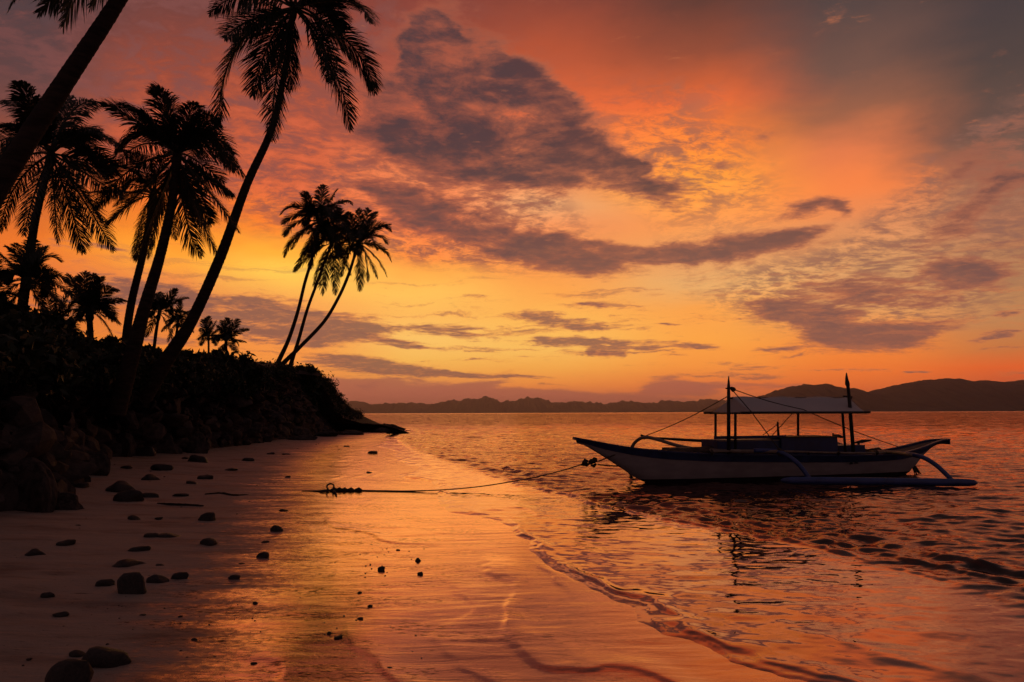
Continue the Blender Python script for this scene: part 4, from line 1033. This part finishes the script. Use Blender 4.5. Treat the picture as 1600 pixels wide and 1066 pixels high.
    m = MB(); m.add([Q(sRF+.01, 0, zR-.01), Q(eF+.01, W, zE), Q(eF-.06, 0, zE-.02), Q(eF+.01, -W, zE)], [(0, 1, 2), (0, 2, 3)])
    gp = m.build('canopy_end', m_tarp, cv); so_ = gp.modifiers.new('t', 'SOLIDIFY'); so_.thickness = 0.006
    for n_ in (W, -W):
        m = MB(); m.tube([Q(eF-.25, n_, zE-.02), Q(eB+.12, n_, zE-.02)], 0.028, 8); m.build('eave_rail', m_dark, root, smooth=True)
    for s in (eF-.05, eB-.05):
        m = MB(); m.tube([Q(s, W+.08, zE-.03), Q(s, -W-.08, zE-.03)], 0.022, 8); m.build('cross_rail', m_dark, root, smooth=True)
    m = MB(); m.tube([Q(sRF-.1, 0, zR-.03), Q(sRB+.1, 0, zR-.03)], 0.022, 8); m.build('ridge_pole', m_dark, root, smooth=True)
    for (x, yt, yb, n_) in ((1118,646,700,-.62),(1149,645,704,.5),(1247,643,690,-.5),(1316,641,700,.45)):
        x2 = x+ (5 if x == 1316 else 0)
        m = MB(); m.tube([bp(x, yt, n_), bp(x2, yb+6, n_)], 0.032, 8); m.build('post', m_dark, root, smooth=True)
    # masts
    m = MB(); m.tube([bp(1138.5, 710, .62), bp(1138.5, 640, .62), bp(1138.5, 605, .62), bp(1138.6, 588, .62)], [.042, .040, .036, .010], 10)
    m.tube([bp(1134.5, 607, .64), bp(1146, 607.5, .5)], .018, 6); mast = m.build('mast', m_dark, root, smooth=True)
    m = MB(); m.tube([bp(1142, 606, .60), bp(1146, 609, .58), bp(1149, 609.5, .56)], [.03, .06, .02], 8); m.build('mast_lashing', m_rope, mast, smooth=True)
    m = MB(); m.tube([bp(1333.5, 708, .5), bp(1327.5, 630, .5), bp(1325, 604, .5), bp(1324, 600, .5), bp(1323, 592, .5), bp(1322.6, 582.5, .5)], [.045, .042, .04, .055, .035, .010], 10)
    m.tube([bp(1318, 619.5, .5), bp(1331, 620.5, .5)], .025, 6); m.build('mast', m_dark, root, smooth=True)
    m = MB(); m.tube([bp(1216.5, 684, 0), bp(1215, 659, 0)], [.035, .022], 8); m.build('short_post', m_dark, root, smooth=True)
    for (x0, y0, x1, y1, n_) in ((1302,679,1319,684,-.2), (1335,691,1361,688,-.1)):
        m = MB(); m.tube([bp(x0, y0+1, n_), bp((x0+x1)/2, (y0+y1)/2, n_), bp(x1, y1, n_)], [.02, .045, .02], 8); m.build('engine_lever', m_dark, root, smooth=True)
    m = MB(); m.tube([bp(1343, 706, -.1), bp(1341, 690, -.1)], .03, 6); m.tube([bp(1302, 690, -.2), bp(1301.5, 677, -.2)], .02, 6); m.build('lever_post', m_dark, root, smooth=True)
    m = MB(); m.tube([bp(1350, 704, -.1), bp(1373, 701, -.1), bp(1378, 703, -.1)], [.02, .035, .01], 6); m.build('tiller', m_wood, root, smooth=True)
    # outrigger: booms, arms and floats
    far = lambda x, y: at(x, y, 18.0)
    m = MB(); m.tube(spl([at(985, 704, 18.3), at(991, 693, 18.2), at(1000, 685.5, 18.05), at(1010, 683.5, 17.8), at(1028, 687, 17.4), at(1050, 694, 16.9), at(1075, 700, 16.4), at(1112, 704, 15.9), at(1160, 705.5, 15.5), at(1216, 705.5, 15.05)], 6), .045, 8)
    boom = m.build('boom', m_bamboo, root, smooth=True)
    m = MB(); m.tube([at(1002, 683, 18), at(1060, 687, 17.2), at(1117, 690, 16.6)], [.02, .035, .035], 8); m.build('boom_brace', m_dark, root, smooth=True)
    m = MB(); m.tube([at(1001, 679.5, 18), at(1007, 684, 18), at(1014, 682, 17.9)], [.02, .06, .02], 7); m.build('lashing', m_rope, boom, smooth=True)
    m = MB(); m.tube(spl([at(985, 704, 18.3), at(983, 716, 18.5), at(985, 727, 18.6), at(988, 738, 18.65)], 5), .045, 8); m.build('outrigger_arm', m_pipe, root, smooth=True)
    m = MB(); m.tube(spl([at(1178, 704, 15.3), at(1205, 704.5, 15.15), at(1222, 708, 15.0), at(1243, 721, 14.85), at(1258, 738, 14.75), at(1268, 755, 14.65)], 6), .05, 10); m.build('outrigger_arm', m_pipe, root, smooth=True)
    m = MB(); m.tube([at(1215, 703, 15.1), at(1220, 708, 15.05), at(1226, 710, 15.0)], [.07, .085, .06], 8); m.build('lashing', m_rope, root, smooth=True)
    m = MB(); m.tube(spl([at(1300, 690, 19.4), at(1330, 700, 18.6), at(1370, 706, 17.4), at(1400, 707.5, 16.6), at(1424, 711, 15.8)], 6), .045, 8); m.build('boom', m_bamboo, root, smooth=True)
    m = MB(); m.tube(spl([at(1418, 709.5, 16.0), at(1440, 714, 15.6), at(1460, 725, 15.3), at(1477, 740, 15.0), at(1491, 755, 14.75)], 6), .05, 10); m.build('outrigger_arm', m_pipe, root, smooth=True)
    a, b = at(1220, 750.8, 14.6), at(1527, 754.5, 14.75)
    pts = [a.lerp(b, t) for t in (0, .012, .03, .06, .2, .4, .6, .8, .95, .985, 1)]
    m = MB(); m.tube(pts, [.02, .045, .065, .08, .085, .085, .085, .082, .08, .06, .02], 14); m.build('float', m_pipe, root, smooth=True)
    m = MB(); m.tube([Vector((3.45, 18.5, .05)), Vector((3.65, 18.55, .08)), Vector((8.6, 19.9, .08)), Vector((8.8, 19.95, .05))], [.03, .08, .08, .03], 10); m.build('float', m_pipe, root, smooth=True)
    # side rail poles on near gunwale
    m = MB(); m.tube(spl([bp(1112, 706, .62), bp(1170, 704.5, .66), bp(1234, 705.5, .66), bp(1300, 707.5, .6), bp(1369, 708, .5), bp(1424, 706, .36)], 6), .025, 8); m.build('side_pole', m_bamboo, root, smooth=True)
    m = MB()
    for (x, y, dx) in ((1330, 724.5, 3), (1338, 723.5, 3.5)):
        m.tube([bp(x-dx, y+1, .56), bp(x, y-.6, .565), bp(x+dx, y+.4, .555)], [.008, .03, .008], 6)
    m.build('hull_mark', m_black, hull)
    for (x, y0, y1) in ((1216, 703, 711), (1262, 705, 711), (1310, 705, 711), (1160, 703, 710), (1112, 703, 711), (1370, 704, 711)):
        m = MB(); m.tube([bp(x, y0, .60), bp(x+1, (y0+y1)/2, .66), bp(x, y1, .60)], [.02, .035, .02], 6); m.build('lashing', m_rope, root)
    # rigging
    def rope(pts, r=.010, sag=0.0, nm='stay'):
        P_ = []
        for i in range(len(pts)-1):
            for k in range(8):
                u = k/8; p = pts[i].lerp(pts[i+1], u); p.z -= sag*math.sin(math.pi*u); P_.append(p)
        P_.append(pts[-1]); m = MB(); m.tube(P_, r, 6); m.build(nm, m_rope, root, smooth=True)
    mt = bp(1142, 607, .6)
    rope([at(1008, 681.5, 17.9), bp(1136, 620, .1)], .011, .06); rope([mt, at(1175, 645, 15.3), at(1220, 706, 15.0)], .011)
    rope([mt, bp(1255, 640, .75), bp(1403, 698, .4)], .011, .04)
    rope([bp(1241, 643, 0), bp(1207, 680, 0)], .009); rope([bp(1214, 664, 0), bp(1192, 680, 0)], .009)
    rope([bp(984, 701, .2), bp(960, 711, .15), bp(935, 721, .1)], .016)
    rope([bp(970, 728.5, .06), bp(950, 728, .06), bp(934, 726, .06)], .018)
    # rudder tangle at stern
    m = MB(); 
    for dx in (0, 4, 7, -3): m.tube([bp(1420, 716, .1), bp(1429+dx*.4, 732, .1), bp(1433+dx, 742, .1)], [.015, .03, .01], 5)
    m.build('stern_rope', m_rope, root, smooth=True)
build_boat()

# mooring line with its bundle and knot
def mooring():
    b = bp(920, 725, .1)
    pts = [bp(934, 721, .1), bp(906, 727, .1)]
    g = [ground(x, y)+Vector((0, 0, .012)) for x, y in ((640,768.5),(600,768),(566,767.5),(540,767),(505,768),(472,768.5))]
    mid = [at(880, 735, 15.0), at(830, 747, 14.7), at(760, 759, 14.4), at(700, 765, 14.2)]
    P = spl(pts+mid+g, 6); n = len(P)
    origin = g[-1]; root = empty('mooring_rope', origin, 'mooring rope running from the bow down to a knotted end on wet sand', 'rope')
    m = MB(); m.tube(P, [.012 if i < n*0.5 else .016 for i in range(n)], 6); m.build('line', m_rope, root, smooth=True)
    m = MB(); r = random.Random(3); c0 = bp(908, 727, .1); c1 = bp(932, 721, .1)
    for k in range(9):
        u0 = r.random()*.7; a = c0.lerp(c1, u0); e = c0.lerp(c1, min(u0+.35, 1.05)); o = Vector((0, r.uniform(-.06, .06), r.uniform(-.07, .07)))
        m.tube([a+o, a.lerp(e, .5)+o*1.3+Vector((0, 0, r.uniform(-.03, .03))), e+o], [.02, r.uniform(.04, .06), .02], 6)
    m.build('rope_bundle', m_rope, root, smooth=True)
    m = MB()
    K = [ground(x, 768)+Vector((0, 0, .03)) for x in (512, 516, 522, 530, 538, 548, 560)]
    loop = [K[1]+Vector((.07*math.cos(a), .03*math.sin(a*2), .055+.07*math.sin(a))) for a in np.linspace(-2.6, 3.7, 16)]
    m.tube(loop, .017, 6)
    for k in K[2:]:
        m.tube([k+Vector((-.07, 0, 0)), k+Vector((0, .03, .015)), k+Vector((.07, 0, -.01))], [.02, .04, .02], 7)
    for x, dy in ((520, 5), (526, 8), (500, 3)):
        e = ground(x, 768+dy)+Vector((0, 0, .01)); m.tube([K[2], K[2].lerp(e, .6)+Vector((0, 0, .02)), e], .014, 5)
    m.tube([K[0], ground(500, 769)+Vector((0, 0, .02)), ground(478, 768.5)+Vector((0, 0, .01))], [.02, .024, .008], 6)
    m.build('knot', m_rope, root, smooth=True)
mooring()

# ------------------------------------------------------------------ haze
HAZE = 4.2e-5
if HAZE:
    m = bpy.data.materials.new('haze'); m.use_nodes = True; t = m.node_tree; t.nodes.remove(t.nodes['Principled BSDF'])
    v = t.nodes.new('ShaderNodeVolumePrincipled'); v.inputs['Density'].default_value = HAZE; v.inputs['Color'].default_value = (0.92, 0.80, 1.0, 1); v.inputs['Anisotropy'].default_value = 0.7
    t.links.new(v.outputs[0], t.nodes['Material Output'].inputs['Volume'])
    mb = MB(); mb.box((0, 8000, 208), (66000, 44000, 424)); 
    h = mb.build('haze', m); h['kind'] = 'stuff'; h['label'] = 'thin dusk haze over the sea and hills'
